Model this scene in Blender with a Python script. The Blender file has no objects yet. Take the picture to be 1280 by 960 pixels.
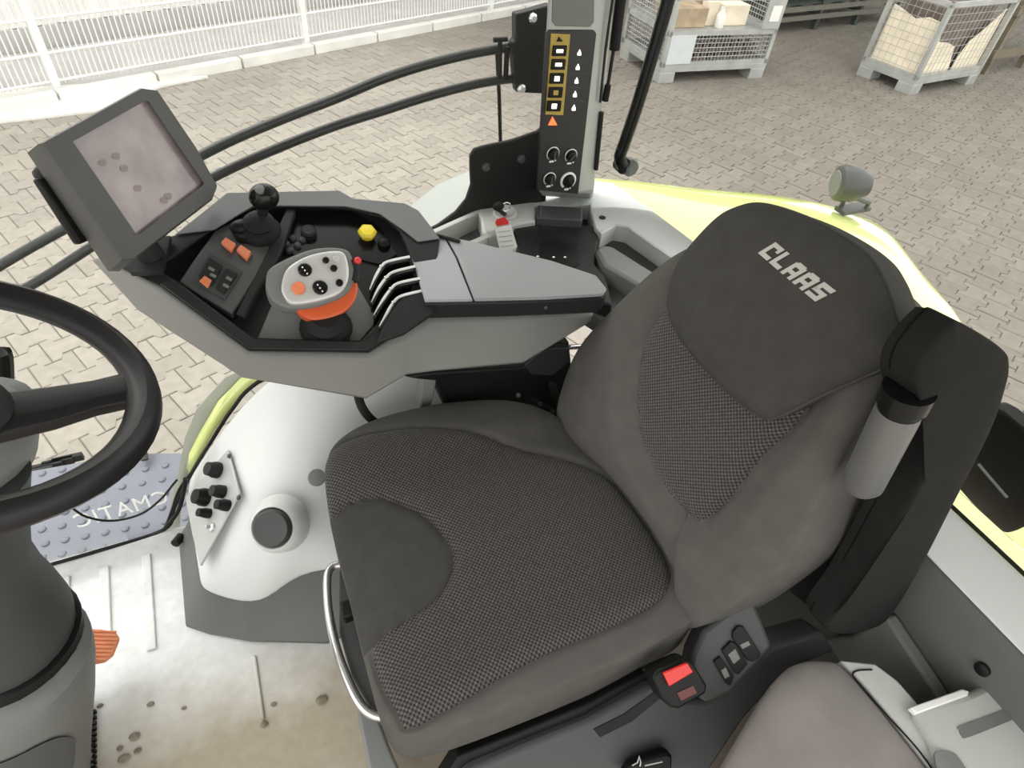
import bpy, bmesh, math, random
import numpy as np
from mathutils import Vector, Matrix
from mathutils.bvhtree import BVHTree
random.seed(7)
SC = bpy.context.scene
COL = SC.collection

# ---------------------------------------------------------------- camera
# world: X = towards the tractor's rear, Y = towards its right side, Z = up, cab floor at Z = 0
F_PX = 780.0
def _axes(f=F_PX, yv=(161., -331.), s=.114):
    y = np.array([(yv[0]-640)/f, -(yv[1]-480)/f, 1.])
    t = ((yv[0]-640)**2+(yv[1]-480)**2+f*f)/(-(yv[0]-640)-s*(yv[1]-480))
    x = np.array([(yv[0]+t-640)/f, -(yv[1]+s*t-480)/f, 1.])
    y /= np.linalg.norm(y); x /= np.linalg.norm(x)
    z = np.cross(x, y)
    if z[1] < 0: z = -z
    return np.array([x, y, z])
RW = _axes()
CP = np.array([0., 0., 1.57])
cam = bpy.data.cameras.new('camera')
cam.sensor_width = 36.0
cam.lens = 36.0*F_PX/1280.0
cam.clip_start = .02
camo = bpy.data.objects.new('camera', cam); COL.objects.link(camo)
r_, u_, f_ = RW[:, 0], RW[:, 1], RW[:, 2]
camo.matrix_world = Matrix(((r_[0], u_[0], -f_[0], CP[0]), (r_[1], u_[1], -f_[1], CP[1]), (r_[2], u_[2], -f_[2], CP[2]), (0, 0, 0, 1)))
SC.camera = camo

# ---------------------------------------------------------------- sky and exposure
w = bpy.data.worlds.new('overcast_sky'); SC.world = w; w.use_nodes = True
bg = w.node_tree.nodes['Background']
bg.inputs[0].default_value = (1.0, .985, .96, 1); bg.inputs[1].default_value = 2.3
sd = bpy.data.lights.new('veiled_sun', 'SUN'); sd.energy = 1.2; sd.angle = math.radians(40); sd.color = (1, .97, .92)
so = bpy.data.objects.new('veiled_sun', sd); COL.objects.link(so)
so.rotation_euler = (Vector((.55, -.75, -1.0))).to_track_quat('-Z', 'Y').to_euler()
SC.view_settings.view_transform = 'Standard'; SC.view_settings.look = 'None'
SC.view_settings.gamma = 1.0; SC.view_settings.use_curve_mapping = False
SC.view_settings.exposure = 0.0
SC.cycles.max_bounces = 10; SC.cycles.transparent_max_bounces = 16

# ---------------------------------------------------------------- helpers
def ray(px, py):
    return RW @ np.array([(px-640)/F_PX, -(py-480)/F_PX, 1.])
def at(px, py, X=None, Y=None, Z=None, pl=None):
    """the point of a plane of the cab that is seen at this pixel of the 1280x960 photograph"""
    r = ray(px, py)
    if pl is not None:
        n = np.array(pl[1], float); t = np.dot(np.array(pl[0])-CP, n)/np.dot(r, n)
    elif Z is not None: t = (Z-CP[2])/r[2]
    elif Y is not None: t = Y/r[1]
    else: t = X/r[0]
    return Vector(CP+t*r)
def pts(lst, **k): return [at(*p, **k) for p in lst]
def proj(p):
    c = RW.T @ (np.array(p)-CP)
    return 640+F_PX*c[0]/c[2], 480-F_PX*c[1]/c[2], c[2]
def nrm(v): v = Vector(v); v.normalize(); return v
def spline(p, n=6, closed=True):
    p = [Vector(q) for q in p]; N = len(p); out = []
    rng = range(N) if closed else range(N-1)
    for i in rng:
        if closed: a, b, c, d = p[i-1], p[i], p[(i+1) % N], p[(i+2) % N]
        else: a, b, c, d = p[max(i-1, 0)], p[i], p[i+1], p[min(i+2, N-1)]
        for k in range(n):
            t = k/n
            out.append(.5*((2*b)+(c-a)*t+(2*a-5*b+4*c-d)*t*t+(3*b-a-3*c+d)*t**3))
    if not closed: out.append(p[-1])
    return out

MATS = {}
def mat(name, col, rough=.5, metal=0., var=.0, vscale=8., bump=0., bscale=60., emit=None, estr=0., coat=0., spec=.5):
    m = bpy.data.materials.new(name); m.use_nodes = True; MATS[name] = m
    nt = m.node_tree; b = nt.nodes['Principled BSDF']
    b.inputs['Base Color'].default_value = (*col, 1); b.inputs['Roughness'].default_value = rough
    b.inputs['Metallic'].default_value = metal; b.inputs['Coat Weight'].default_value = coat
    b.inputs['Specular IOR Level'].default_value = spec
    tc = nt.nodes.new('ShaderNodeTexCoord')
    if var > 0:
        n = nt.nodes.new('ShaderNodeTexNoise'); n.inputs['Scale'].default_value = vscale; n.inputs['Detail'].default_value = 5
        mp = nt.nodes.new('ShaderNodeMapRange'); mp.inputs[1].default_value = .3; mp.inputs[2].default_value = .7
        mp.inputs[3].default_value = 1-var; mp.inputs[4].default_value = 1+var
        mx = nt.nodes.new('ShaderNodeVectorMath'); mx.operation = 'SCALE'; mx.inputs[0].default_value = col
        nt.links.new(tc.outputs['Object'], n.inputs['Vector']); nt.links.new(n.outputs['Fac'], mp.inputs[0])
        nt.links.new(mp.outputs[0], mx.inputs['Scale']); nt.links.new(mx.outputs[0], b.inputs['Base Color'])
    if bump > 0:
        n2 = nt.nodes.new('ShaderNodeTexNoise'); n2.inputs['Scale'].default_value = bscale; n2.inputs['Detail'].default_value = 3
        bp = nt.nodes.new('ShaderNodeBump'); bp.inputs['Strength'].default_value = bump; bp.inputs['Distance'].default_value = .002
        nt.links.new(tc.outputs['Object'], n2.inputs['Vector']); nt.links.new(n2.outputs['Fac'], bp.inputs['Height'])
        nt.links.new(bp.outputs[0], b.inputs['Normal'])
    if emit:
        b.inputs['Emission Color'].default_value = (*emit, 1); b.inputs['Emission Strength'].default_value = estr
    return m

def setp(o, **k):
    for a, b in k.items():
        if b is not None: o[a] = b
    return o
WL = {}      # object name -> world location of its origin
def link(o, parent=None, loc=(0, 0, 0)):
    COL.objects.link(o); WL[o.name] = Vector(loc)
    if parent is not None:
        o.parent = parent; o.location = Vector(loc)-WL[parent.name]
    else: o.location = loc
    return o
def thing(name, label, cat, loc, group=None):
    o = bpy.data.objects.new(name, None); o.empty_display_size = .05; link(o, None, loc)
    return setp(o, label=label, category=cat, group=group)
def tag(o, label, cat, group=None): return setp(o, label=label, category=cat, group=group)
def structure(o): o['kind'] = 'structure'; return o
def obj(name, vf, m, parent=None, smooth=True, sub=0, label=None, solid=0, bev=0, auto=True):
    """one mesh object from world-space (verts, faces); its origin is at the parent's origin"""
    v, f = vf
    base = WL[parent.name] if parent is not None else Vector((0, 0, 0))
    me = bpy.data.meshes.new(name)
    me.from_pydata([tuple(Vector(p)-base) for p in v], [], [tuple(q) for q in f])
    bm = bmesh.new(); bm.from_mesh(me); bmesh.ops.recalc_face_normals(bm, faces=bm.faces); bm.to_mesh(me); bm.free()
    me.materials.append(m)
    o = bpy.data.objects.new(name, me); link(o, parent, base)
    if solid:
        s = o.modifiers.new('solid', 'SOLIDIFY'); s.thickness = solid; s.offset = -1
    if bev:
        b = o.modifiers.new('bevel', 'BEVEL'); b.width = bev; b.segments = 2; b.limit_method = 'ANGLE'; b.angle_limit = math.radians(35)
    if sub:
        s = o.modifiers.new('sub', 'SUBSURF'); s.levels = sub; s.render_levels = sub
    if smooth:
        me.polygons.foreach_set('use_smooth', [True]*len(me.polygons))
        if auto and not sub:
            try: me.set_sharp_from_angle(angle=math.radians(40))
            except Exception: pass
    if label: o['label'] = label
    return o
def join(*vfs):
    V, F = [], []
    for v, f in vfs:
        k = len(V); V += [Vector(p) for p in v]; F += [tuple(i+k for i in q) for q in f]
    return V, F
def box(c, s, rot=None):
    c = Vector(c); R = rot if rot is not None else Matrix.Identity(3)
    v = [c+R @ Vector((x*s[0]/2, y*s[1]/2, z*s[2]/2)) for x in (-1, 1) for y in (-1, 1) for z in (-1, 1)]
    return v, [(0, 1, 3, 2), (4, 6, 7, 5), (0, 4, 5, 1), (2, 3, 7, 6), (0, 2, 6, 4), (1, 5, 7, 3)]
def prism(poly, d):
    """closed solid: a planar polygon swept along the vector d"""
    n = len(poly); d = Vector(d); v = [Vector(p) for p in poly]+[Vector(p)+d for p in poly]
    return v, [tuple(range(n)), tuple(range(2*n-1, n-1, -1))]+[(i, (i+1) % n, n+(i+1) % n, n+i) for i in range(n)]
def loft(a, b, caps=True):
    n = len(a); v = [Vector(p) for p in a]+[Vector(p) for p in b]
    f = [(i, (i+1) % n, n+(i+1) % n, n+i) for i in range(n)]
    if caps: f = [tuple(range(n)), tuple(range(2*n-1, n-1, -1))]+f
    return v, f
def tube(path, r, n=10, closed=False, flat=None):
    """tube along a path; r a number or a list; flat=(vector, factor) squashes the section along a vector"""
    P = [Vector(p) for p in path]; N = len(P); V, F = [], []
    up = None
    for i in range(N):
        if closed: t = P[(i+1) % N]-P[i-1]
        else: t = P[min(i+1, N-1)]-P[max(i-1, 0)]
        t.normalize()
        if up is None:
            a = Vector((0, 0, 1)) if abs(t.z) < .9 else Vector((1, 0, 0))
        else: a = up
        s = t.cross(a); s.normalize(); up = s.cross(t); up.normalize()
        rr = r[i] if isinstance(r, (list, tuple)) else r
        for k in range(n):
            q = 2*math.pi*k/n; off = (s*math.cos(q)+up*math.sin(q))*rr
            if flat: fv = nrm(flat[0]); off = off-fv*off.dot(fv)*(1-flat[1])
            V.append(P[i]+off)
    for i in range(N if closed else N-1):
        for k in range(n):
            a, b = i*n+k, i*n+(k+1) % n; j = (i+1) % N
            F.append((a, b, j*n+(k+1) % n, j*n+k))
    if not closed: F += [tuple(range(n)), tuple((N-1)*n+k for k in range(n-1, -1, -1))]
    return V, F
def frame(n, up=(0, 0, 1)):
    """3x3 matrix whose columns are (side, up, normal)"""
    n = nrm(n); u = Vector(up); u = (u-n*u.dot(n)).normalized(); s = u.cross(n)
    return Matrix((s, u, n)).transposed()
def lathe(c, axis, prof, n=24):
    """prof: list of (radius, height along axis)"""
    a = nrm(axis); s = a.orthogonal().normalized(); t = a.cross(s); V, F = [], []
    for rr, h in prof:
        for k in range(n):
            q = 2*math.pi*k/n; V.append(Vector(c)+a*h+(s*math.cos(q)+t*math.sin(q))*max(rr, 1e-5))
    for i in range(len(prof)-1):
        for k in range(n): F.append((i*n+k, i*n+(k+1) % n, (i+1)*n+(k+1) % n, (i+1)*n+k))
    F += [tuple(range(n-1, -1, -1)), tuple((len(prof)-1)*n+k for k in range(n))]
    return V, F
def cyl(a, b, r, n=14): 
    a, b = Vector(a), Vector(b); return lathe(a, b-a, [(r, 0), (r, (b-a).length)], n)
def ball(c, r, n=14, s=(1, 1, 1)):
    V, F = lathe((0, 0, 0), (0, 0, 1), [(r*math.sin(math.pi*i/10), -r*math.cos(math.pi*i/10)) for i in range(11)], n)
    return [Vector(c)+Vector((p[0]*s[0], p[1]*s[1], p[2]*s[2])) for p in V], F
def pillow(outline, nv, H, depth, p=3., q=2., rings=14, edge=.012, fn=None, center=None):
    """padded panel: concentric rings of an outline, bulging along nv by H, with a rounded rim and a flat back"""
    nv = nrm(nv); O = [Vector(o) for o in outline]; N = len(O)
    c = Vector(center) if center is not None else sum(O, Vector())/N
    V, F = [], []
    prof = [(1-edge*1.5, -depth), (1., -depth+edge), (1., -edge*2)]
    S = [1-((1-math.cos(math.pi/2*i/rings))) for i in range(rings)]
    S = [math.sin(math.pi/2*(1-i/rings)) for i in range(rings)]
    prof += [(s, H*(max(1-s**p, 0))**(1/q)) for s in S]
    for s, h in prof:
        for o in O:
            b = c+(o-c)*s
            V.append(b+nv*(h+(fn(b) if fn and h > -edge*3 else 0)))
    M = len(prof)
    for i in range(M-1):
        for k in range(N): F.append((i*N+k, i*N+(k+1) % N, (i+1)*N+(k+1) % N, (i+1)*N+k))
    V.append(c+nv*(H+(fn(c) if fn else 0))); t = len(V)-1
    F += [((M-1)*N+k, (M-1)*N+(k+1) % N, t) for k in range(N)]
    F.append(tuple(range(N-1, -1, -1)))
    return V, F
def clip(vf, val):
    """split a mesh along val = 0 (a number per vertex): returns the part above and the part below"""
    V, F = vf; out = []
    for sg in (1, -1):
        nv, mp, nf = [], {}, []
        def idx(key, p):
            if key not in mp: mp[key] = len(nv); nv.append(p)
            return mp[key]
        for f in F:
            g = []
            for i in range(len(f)):
                a, b = f[i], f[(i+1) % len(f)]; va, vb = sg*val[a], sg*val[b]
                if va >= 0: g.append(idx(a, V[a]))
                if (va > 0 and vb < 0) or (va < 0 and vb > 0):
                    k = (min(a, b), max(a, b)); t = val[a]/(val[a]-val[b])
                    g.append(idx(k, V[a].lerp(V[b], t)))
            if len(g) >= 3: nf.append(tuple(g))
        out.append((nv, nf))
    return out
def sdf(p2, poly2):
    """signed distance (inside positive) of 2D points to a 2D polygon"""
    P = np.array(p2); Q = np.array(poly2); d = np.full(len(P), 1e9); ins = np.zeros(len(P), bool)
    for i in range(len(Q)):
        a, b = Q[i], Q[(i+1) % len(Q)]; e = b-a
        t = np.clip(((P-a) @ e)/(e @ e+1e-12), 0, 1); d = np.minimum(d, np.linalg.norm(P-a-t[:, None]*e, axis=1))
        c = ((a[1] > P[:, 1]) != (b[1] > P[:, 1])) & (P[:, 0] < (b[0]-a[0])*(P[:, 1]-a[1])/(b[1]-a[1]+1e-12)+a[0])
        ins ^= c
    return np.where(ins, d, -d)
def inside(x, y, poly):
    c = False
    for i in range(len(poly)):
        (x1, y1), (x2, y2) = poly[i], poly[(i+1) % len(poly)]
        if (y1 > y) != (y2 > y) and x < (x2-x1)*(y-y1)/(y2-y1)+x1: c = not c
    return c
def copy_tree(o, parent=None):
    c = o.copy(); COL.objects.link(c); c.parent = parent
    for ch in list(o.children): copy_tree(ch, c)
    return c
def glass(name, tint=(1, 1, 1), film=.07):
    m = bpy.data.materials.new(name); m.use_nodes = True; nt = m.node_tree; nt.nodes.clear()
    o = nt.nodes.new('ShaderNodeOutputMaterial'); t = nt.nodes.new('ShaderNodeBsdfTransparent'); g = nt.nodes.new('ShaderNodeBsdfGlossy')
    t.inputs[0].default_value = (*tint, 1); g.inputs['Roughness'].default_value = .02
    fr = nt.nodes.new('ShaderNodeFresnel'); fr.inputs[0].default_value = 1.035
    mx = nt.nodes.new('ShaderNodeMixShader')
    nt.links.new(fr.outputs[0], mx.inputs[0]); nt.links.new(t.outputs[0], mx.inputs[1]); nt.links.new(g.outputs[0], mx.inputs[2])
    # a faint translucent white film puts haze over the view through the pane
    d = nt.nodes.new('ShaderNodeBsdfTranslucent'); d.inputs[0].default_value = (.9, .88, .84, 1)
    m2 = nt.nodes.new('ShaderNodeMixShader'); m2.inputs[0].default_value = film
    nt.links.new(mx.outputs[0], m2.inputs[1]); nt.links.new(d.outputs[0], m2.inputs[2])
    nt.links.new(m2.outputs[0], o.inputs[0]); return m
def woven(name, c1, c2, axes=(0, 1), scale=500.):
    """two-tone basket weave with a fine relief, laid along the two axes of the panel"""
    m = bpy.data.materials.new(name); m.use_nodes = True; nt = m.node_tree; b = nt.nodes['Principled BSDF']
    L = nt.links.new; N = nt.nodes.new
    tc = N('ShaderNodeTexCoord'); sp = N('ShaderNodeSeparateXYZ'); L(tc.outputs['Object'], sp.inputs[0])
    def sn(o, k):
        a = N('ShaderNodeMath'); a.operation = 'MULTIPLY'; a.inputs[1].default_value = k; L(o, a.inputs[0])
        s = N('ShaderNodeMath'); s.operation = 'SINE'; L(a.outputs[0], s.inputs[0]); return s.outputs[0]
    p = N('ShaderNodeMath'); p.operation = 'MULTIPLY'; L(sn(sp.outputs[axes[0]], scale), p.inputs[0]); L(sn(sp.outputs[axes[1]], scale), p.inputs[1])
    mr = N('ShaderNodeMapRange'); mr.inputs[1].default_value = -.5; mr.inputs[2].default_value = .5; L(p.outputs[0], mr.inputs[0])
    nz = N('ShaderNodeTexNoise'); nz.inputs['Scale'].default_value = 300; L(tc.outputs['Object'], nz.inputs['Vector'])
    mm = N('ShaderNodeMath'); mm.operation = 'MULTIPLY'; L(mr.outputs[0], mm.inputs[0]); L(nz.outputs['Fac'], mm.inputs[1])
    m2 = N('ShaderNodeMath'); m2.operation = 'MULTIPLY'; m2.inputs[1].default_value = 1.7; m2.use_clamp = True; L(mm.outputs[0], m2.inputs[0])
    mx = N('ShaderNodeMix'); mx.data_type = 'RGBA'; L(m2.outputs[0], mx.inputs[0])
    mx.inputs[6].default_value = (*c1, 1); mx.inputs[7].default_value = (*c2, 1); L(mx.outputs[2], b.inputs['Base Color'])
    bp = N('ShaderNodeBump'); bp.inputs['Strength'].default_value = .5; bp.inputs['Distance'].default_value = .003
    L(m2.outputs[0], bp.inputs['Height']); L(bp.outputs[0], b.inputs['Normal'])
    b.inputs['Roughness'].default_value = .95; b.inputs['Specular IOR Level'].default_value = .1
    b.inputs['Sheen Weight'].default_value = .15
    return m

# ---------------------------------------------------------------- materials
M = dict(
    light=mat('light_grey_plastic', (.50, .51, .49), .45, var=.05, vscale=3, bump=.05, bscale=400),
    pale=mat('pale_cover_plastic', (.62, .64, .63), .38, var=.03, vscale=2),
    mid=mat('mid_grey_plastic', (.17, .175, .168), .5, var=.05, vscale=4, bump=.06, bscale=500, spec=.3),
    body=mat('console_grey_plastic', (.19, .19, .175), .5, var=.04, vscale=4, bump=.04, bscale=500),
    slate=mat('slate_grey_plastic', (.066, .069, .069), .5, var=.06, vscale=5, bump=.05, bscale=500, spec=.25),
    char=mat('charcoal_plastic', (.020, .021, .021), .5, var=.08, vscale=6, bump=.05, bscale=500, spec=.2),
    black=mat('black_plastic', (.009, .009, .009), .45, var=.1, spec=.2),
    gloss=mat('black_gloss_plastic', (.008, .008, .008), .22, var=.05, spec=.3),
    rubber=mat('black_rubber', (.012, .012, .012), .7, var=.15, spec=.25),
    rim=mat('wheel_leather', (.014, .013, .014), .36, var=.08, vscale=20, bump=.05, bscale=300, spec=.3),
    pad=mat('armrest_vinyl', (.25, .255, .265), .42, var=.04, vscale=6, bump=.05, bscale=600),
    fabric=mat('seat_fabric', (.060, .058, .054), .95, var=.08, vscale=30, bump=.25, bscale=900, spec=.1),
    fabric_lt=mat('seat_bolster_fabric', (.094, .090, .083), .95, var=.08, vscale=25, bump=.2, bscale=900, spec=.1),
    fabric_dk=mat('armrest_fabric', (.017, .0165, .0155), .95, var=.1, vscale=30, bump=.2, bscale=900, spec=.1),
    fabric_bd=mat('buddy_seat_fabric', (.22, .20, .19), .95, var=.14, vscale=9, bump=.25, bscale=800, spec=.1),
    piping=mat('seam_piping', (.05, .049, .045), .9, var=.1),
    silver=mat('silver_plastic', (.58, .58, .57), .34, .25, var=.04),
    chrome=mat('bright_steel', (.7, .7, .69), .25, .9, var=.04),
    orange=mat('orange_plastic', (.62, .10, .025), .4, var=.05),
    orange2=mat('orange_soft_button', (.75, .22, .10), .45, var=.05),
    red=mat('red_plastic', (.65, .03, .025), .35, var=.05),
    dred=mat('dark_red_plastic', (.10, .008, .006), .4, var=.05),
    yellow=mat('yellow_plastic', (.75, .60, .03), .4, var=.05),
    olive=mat('switch_frame_yellow', (.42, .30, .06), .5, var=.08),
    white=mat('white_print', (.82, .82, .80), .6, var=.02),
    cream=mat('logo_thread', (.50, .50, .46), .9, var=.05),
    lit=mat('lit_symbol', (.9, .9, .9), .5, emit=(1, .97, .92), estr=2.2, var=.01),
    warm=mat('lit_switch', (.9, .85, .7), .5, emit=(1, .93, .72), estr=2.2, var=.01),
    amber=mat('lit_warning', (.8, .1, .03), .5, emit=(1, .16, .05), estr=1.6, var=.01),
    green=mat('lime_paint', (.72, .80, .28), .15, var=.02, coat=.8),
    outer_panel=mat('pale_outer_panel', (.33, .345, .325), .4, var=.03),  # even pale grey of the outer panel
    steel=mat('galvanised_steel', (.42, .43, .42), .45, .35, var=.12, vscale=5),
    rust=mat('rusty_parts', (.16, .13, .11), .8, var=.3, vscale=12),
    card=mat('cardboard', (.80, .71, .57), .85, var=.12, vscale=5),
    card2=mat('brown_packing', (.40, .31, .21), .85, var=.25, vscale=6),
    dkmach=mat('dark_green_machine', (.05, .065, .055), .6, var=.3, vscale=4),
    wood=mat('weathered_wood', (.17, .14, .10), .8, var=.25, vscale=9),
    tarp=mat('white_sheet', (.75, .75, .72), .6, var=.05),
    pedal=mat('pedal_orange_rubber', (.70, .26, .13), .7, var=.1, vscale=30),
    mesh=mat('white_fence_wire', (.80, .80, .78), .5, var=.04),
    kerb=mat('white_kerb_concrete', (.70, .69, .65), .85, var=.1, vscale=4),
    wallp=mat('pale_profiled_sheet', (.84, .81, .80), .6, var=.08, vscale=2),
    conc=mat('grey_concrete_strip', (.48, .47, .46), .9, var=.12, vscale=3),
    step=mat('blue_grey_step_plate', (.17, .18, .22), .5, .1, var=.06, vscale=8),
    mud=mat('dry_mud', (.17, .148, .11), .95, var=.4, vscale=60),
)

# ================================================================ THE YARD OUTSIDE
GZ = -1.18
def ground_mat():
    m = bpy.data.materials.new('yard_ground'); m.use_nodes = True; nt = m.node_tree; b = nt.nodes['Principled BSDF']; L = nt.links.new; N = nt.nodes.new
    tc = N('ShaderNodeTexCoord'); n1 = N('ShaderNodeTexNoise'); n1.inputs['Scale'].default_value = .9; n1.inputs['Detail'].default_value = 6
    L(tc.outputs['Object'], n1.inputs['Vector'])
    r = N('ShaderNodeValToRGB'); r.color_ramp.elements[0].position = .32; r.color_ramp.elements[0].color = (.27, .25, .21, 1)
    r.color_ramp.elements[1].position = .68; r.color_ramp.elements[1].color = (.34, .31, .265, 1); L(n1.outputs['Fac'], r.inputs[0])
    L(r.outputs[0], b.inputs['Base Color']); b.inputs['Roughness'].default_value = .95; return m
def paver_mat():
    """dusty concrete: every stone its own tone, soiled in large patches"""
    m = bpy.data.materials.new('paver_concrete'); m.use_nodes = True; nt = m.node_tree; b = nt.nodes['Principled BSDF']; L = nt.links.new; N = nt.nodes.new
    ge = N('ShaderNodeNewGeometry'); oi = N('ShaderNodeObjectInfo')
    n1 = N('ShaderNodeTexNoise'); n1.inputs['Scale'].default_value = .45; n1.inputs['Detail'].default_value = 5; L(ge.outputs['Position'], n1.inputs['Vector'])
    n2 = N('ShaderNodeTexNoise'); n2.inputs['Scale'].default_value = 16; n2.inputs['Detail'].default_value = 4; L(ge.outputs['Position'], n2.inputs['Vector'])
    sp = N('ShaderNodeSeparateXYZ'); L(ge.outputs['Position'], sp.inputs[0])
    # the stones grow darker towards the rear of the tractor
    x_tone = N('ShaderNodeMapRange'); x_tone.inputs[1].default_value = 1.5; x_tone.inputs[2].default_value = 5.5; x_tone.interpolation_type = 'SMOOTHSTEP'; L(sp.outputs[0], x_tone.inputs[0])
    md = N('ShaderNodeMath'); md.operation = 'MULTIPLY_ADD'; md.inputs[1].default_value = .9; L(n1.outputs['Fac'], md.inputs[0]); L(x_tone.outputs[0], md.inputs[2])
    mr = N('ShaderNodeMapRange'); mr.inputs[1].default_value = .35; mr.inputs[2].default_value = 1.35; L(md.outputs[0], mr.inputs[0])
    mx = N('ShaderNodeMix'); mx.data_type = 'RGBA'; mx.inputs[6].default_value = (.345, .315, .272, 1); mx.inputs[7].default_value = (.19, .17, .145, 1); L(mr.outputs[0], mx.inputs[0])
    a = N('ShaderNodeMath'); a.operation = 'ADD'; L(ge.outputs['Random Per Island'], a.inputs[0]); L(oi.outputs['Random'], a.inputs[1])
    fr = N('ShaderNodeMath'); fr.operation = 'FRACT'; L(a.outputs[0], fr.inputs[0])
    t = N('ShaderNodeMapRange'); t.inputs[3].default_value = .91; t.inputs[4].default_value = 1.08; L(fr.outputs[0], t.inputs[0])
    t2 = N('ShaderNodeMapRange'); t2.inputs[1].default_value = .3; t2.inputs[2].default_value = .7; t2.inputs[3].default_value = .9; t2.inputs[4].default_value = 1.08; L(n2.outputs['Fac'], t2.inputs[0])
    mm = N('ShaderNodeMath'); mm.operation = 'MULTIPLY'; L(t.outputs[0], mm.inputs[0]); L(t2.outputs[0], mm.inputs[1])
    vs = N('ShaderNodeVectorMath'); vs.operation = 'SCALE'; L(mx.outputs[2], vs.inputs[0]); L(mm.outputs[0], vs.inputs['Scale']); L(vs.outputs[0], b.inputs['Base Color'])
    b.inputs['Roughness'].default_value = .95; return m
gmat = ground_mat(); pmat = paver_mat()
ground = structure(obj('floor_yard', box((8, 6, GZ-.049), (60, 50, .08)), gmat, smooth=False))
FD = nrm(at(640, 25, Z=GZ)-at(70, 140, Z=GZ)); FD.z = 0; FD.normalize()   # direction of the fence
FN = Vector((-FD.y, FD.x, 0))
FA = at(70, 125, Z=GZ)
def fp(u, v, z=GZ): return Vector((FA.x, FA.y, 0))+FD*u+FN*v+Vector((0, 0, z))

# interlocking stones: each is narrow at the waist, each row is shifted by half a stone
PL, PW, PA, PG = .245, .188, .023, .0032
def paver_top(zt, g=PG):
    us = [-.5, -.30, -.20, .20, .30, .5]; ws = [PA, PA, -PA, -PA, PA, PA]
    hi = [((u*PL)*(1-g/PL*2), PW/2+w_-g) for u, w_ in zip(us, ws)]
    lo = [((u*PL)*(1-g/PL*2), -PW/2-w_+g) for u, w_ in zip(us[::-1], ws[::-1])]
    return [(x, y, zt) for x, y in hi+lo]
_top = paver_top(.0); _mid = paver_top(.0); _inn = paver_top(.004, PG+.006); _bot = paver_top(-.05)
PV = np.array(_inn+_mid+_bot)
_n = len(_inn)
PF = [tuple(range(_n))]+[(i, _n+i, _n+(i+1) % _n, (i+1) % _n) for i in range(_n)]+[(_n+i, 2*_n+i, 2*_n+(i+1) % _n, _n+(i+1) % _n) for i in range(_n)]
cells = []
for j in range(-60, 90):
    for i in range(-70, 90):
        u = (i+(.5 if j % 2 else 0))*PL; v = j*PW-6.0
        p = fp(u, v, GZ)
        x, y, d = proj(p)
        if d > .5 and -160 < x < 1440 and -120 < y < 800 and v < -.08:
            cells.append((d, x, y, p))
CLEAR = [[(0, 215), (32, 195), (70, 280), (105, 315), (40, 352), (0, 352)], [(110, 335), (200, 420), (300, 475), (240, 590), (222, 570), (205, 440), (160, 390), (60, 352)],
         [(0, 398), (60, 412), (130, 450), (150, 465), (0, 480)], [(45, 525), (140, 508), (150, 540), (60, 585), (45, 580)],
         [(275, 225), (600, 115), (622, 170), (585, 190), (540, 225), (350, 238)], [(1140, 345), (1280, 350), (1280, 600), (1262, 420), (1185, 395)],
         [(800, 205), (1045, 215), (1280, 230), (1280, 350), (1130, 320), (1060, 270), (980, 250)]]
cells.sort(key=lambda c: c[0])
pm = bpy.data.meshes.new('paver'); pm.from_pydata([tuple(v) for v in PV], [], PF); pm.materials.append(pmat)
fr3 = Matrix((FD, FN, Vector((0, 0, 1)))).transposed().to_4x4()
single, rest = [], []
for c in cells:
    if len(single) < 300 and any(inside(c[1], c[2], q) for q in CLEAR): single.append(c)
    else: rest.append(c)
for d, x, y, p in single:
    o = bpy.data.objects.new('paver', pm); COL.objects.link(o); o.parent = ground
    o.matrix_world = Matrix.Translation(p+Vector((0, 0, random.uniform(-.003, .003)))) @ fr3 @ Matrix.Rotation(random.gauss(0, .006), 4, 'Z')
R3 = np.array(fr3.to_3x3()); V = []; F = []
for k, (d, x, y, p) in enumerate(rest):
    q = PV @ R3.T+np.array(p)+np.array([0, 0, random.uniform(-.003, .003)]); V.append(q)
    b_ = k*len(PV); F += [tuple(b_+i for i in f) for f in PF]
V = np.concatenate(V)
me = bpy.data.meshes.new('paver_rest'); me.from_pydata(V.tolist(), [], F); me.materials.append(pmat)
o = bpy.data.objects.new('paver_rest', me); COL.objects.link(o); o.parent = ground; o['kind'] = 'stuff'

# ---- concrete strip, kerb and fence
structure(obj('floor_strip', join(prism([fp(-9, .12), fp(14, .12), fp(14, 1.5), fp(-9, 1.5)], (0, 0, .03))), M['conc'], smooth=False))
kerb = thing('kerb', 'low white concrete kerb running along the foot of the white fence', 'kerb', fp(0, 0))
km = None
for i in range(-7, 13):
    o = obj('kerb_stone', prism([fp(i*1.0+.012, -.16), fp(i*1.0+.988, -.16), fp(i*1.0+.988, -.045), fp(i*1.0+.012, -.045)], (0, 0, .12)), M['kerb'], kerb, smooth=False, bev=.012)
slab = obj('concrete_slab', prism(pts([(-60, 122), (262, 99), (200, 112), (130, 141), (60, 150), (-60, 163)], Z=GZ-.01), (0, 0, .05)), M['kerb'], bev=.015)
tag(slab, 'flat white concrete slab lying before the fence behind the screen', 'slab')
fence = thing('mesh_fence', 'white steel mesh fence with slim square posts behind the yard', 'fence', fp(0, .02))
FH = 2.0
post_u = []
for px in (64, 385, 612, -330): 
    a = at(px, 90 if px < 200 else 60, pl=(fp(0, .02), FN)); post_u.append((a-fp(0, .02)).dot(FD))
for u in sorted(post_u)+[max(post_u)+2.4]:
    o = obj('post', join(box(fp(u, .05, GZ+.01+FH/2), (.07, .07, FH), fr3.to_3x3()), box(fp(u, .04, GZ+.04), (.2, .14, .03), fr3.to_3x3())), M['mesh'], fence, smooth=False)
W = []
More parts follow.
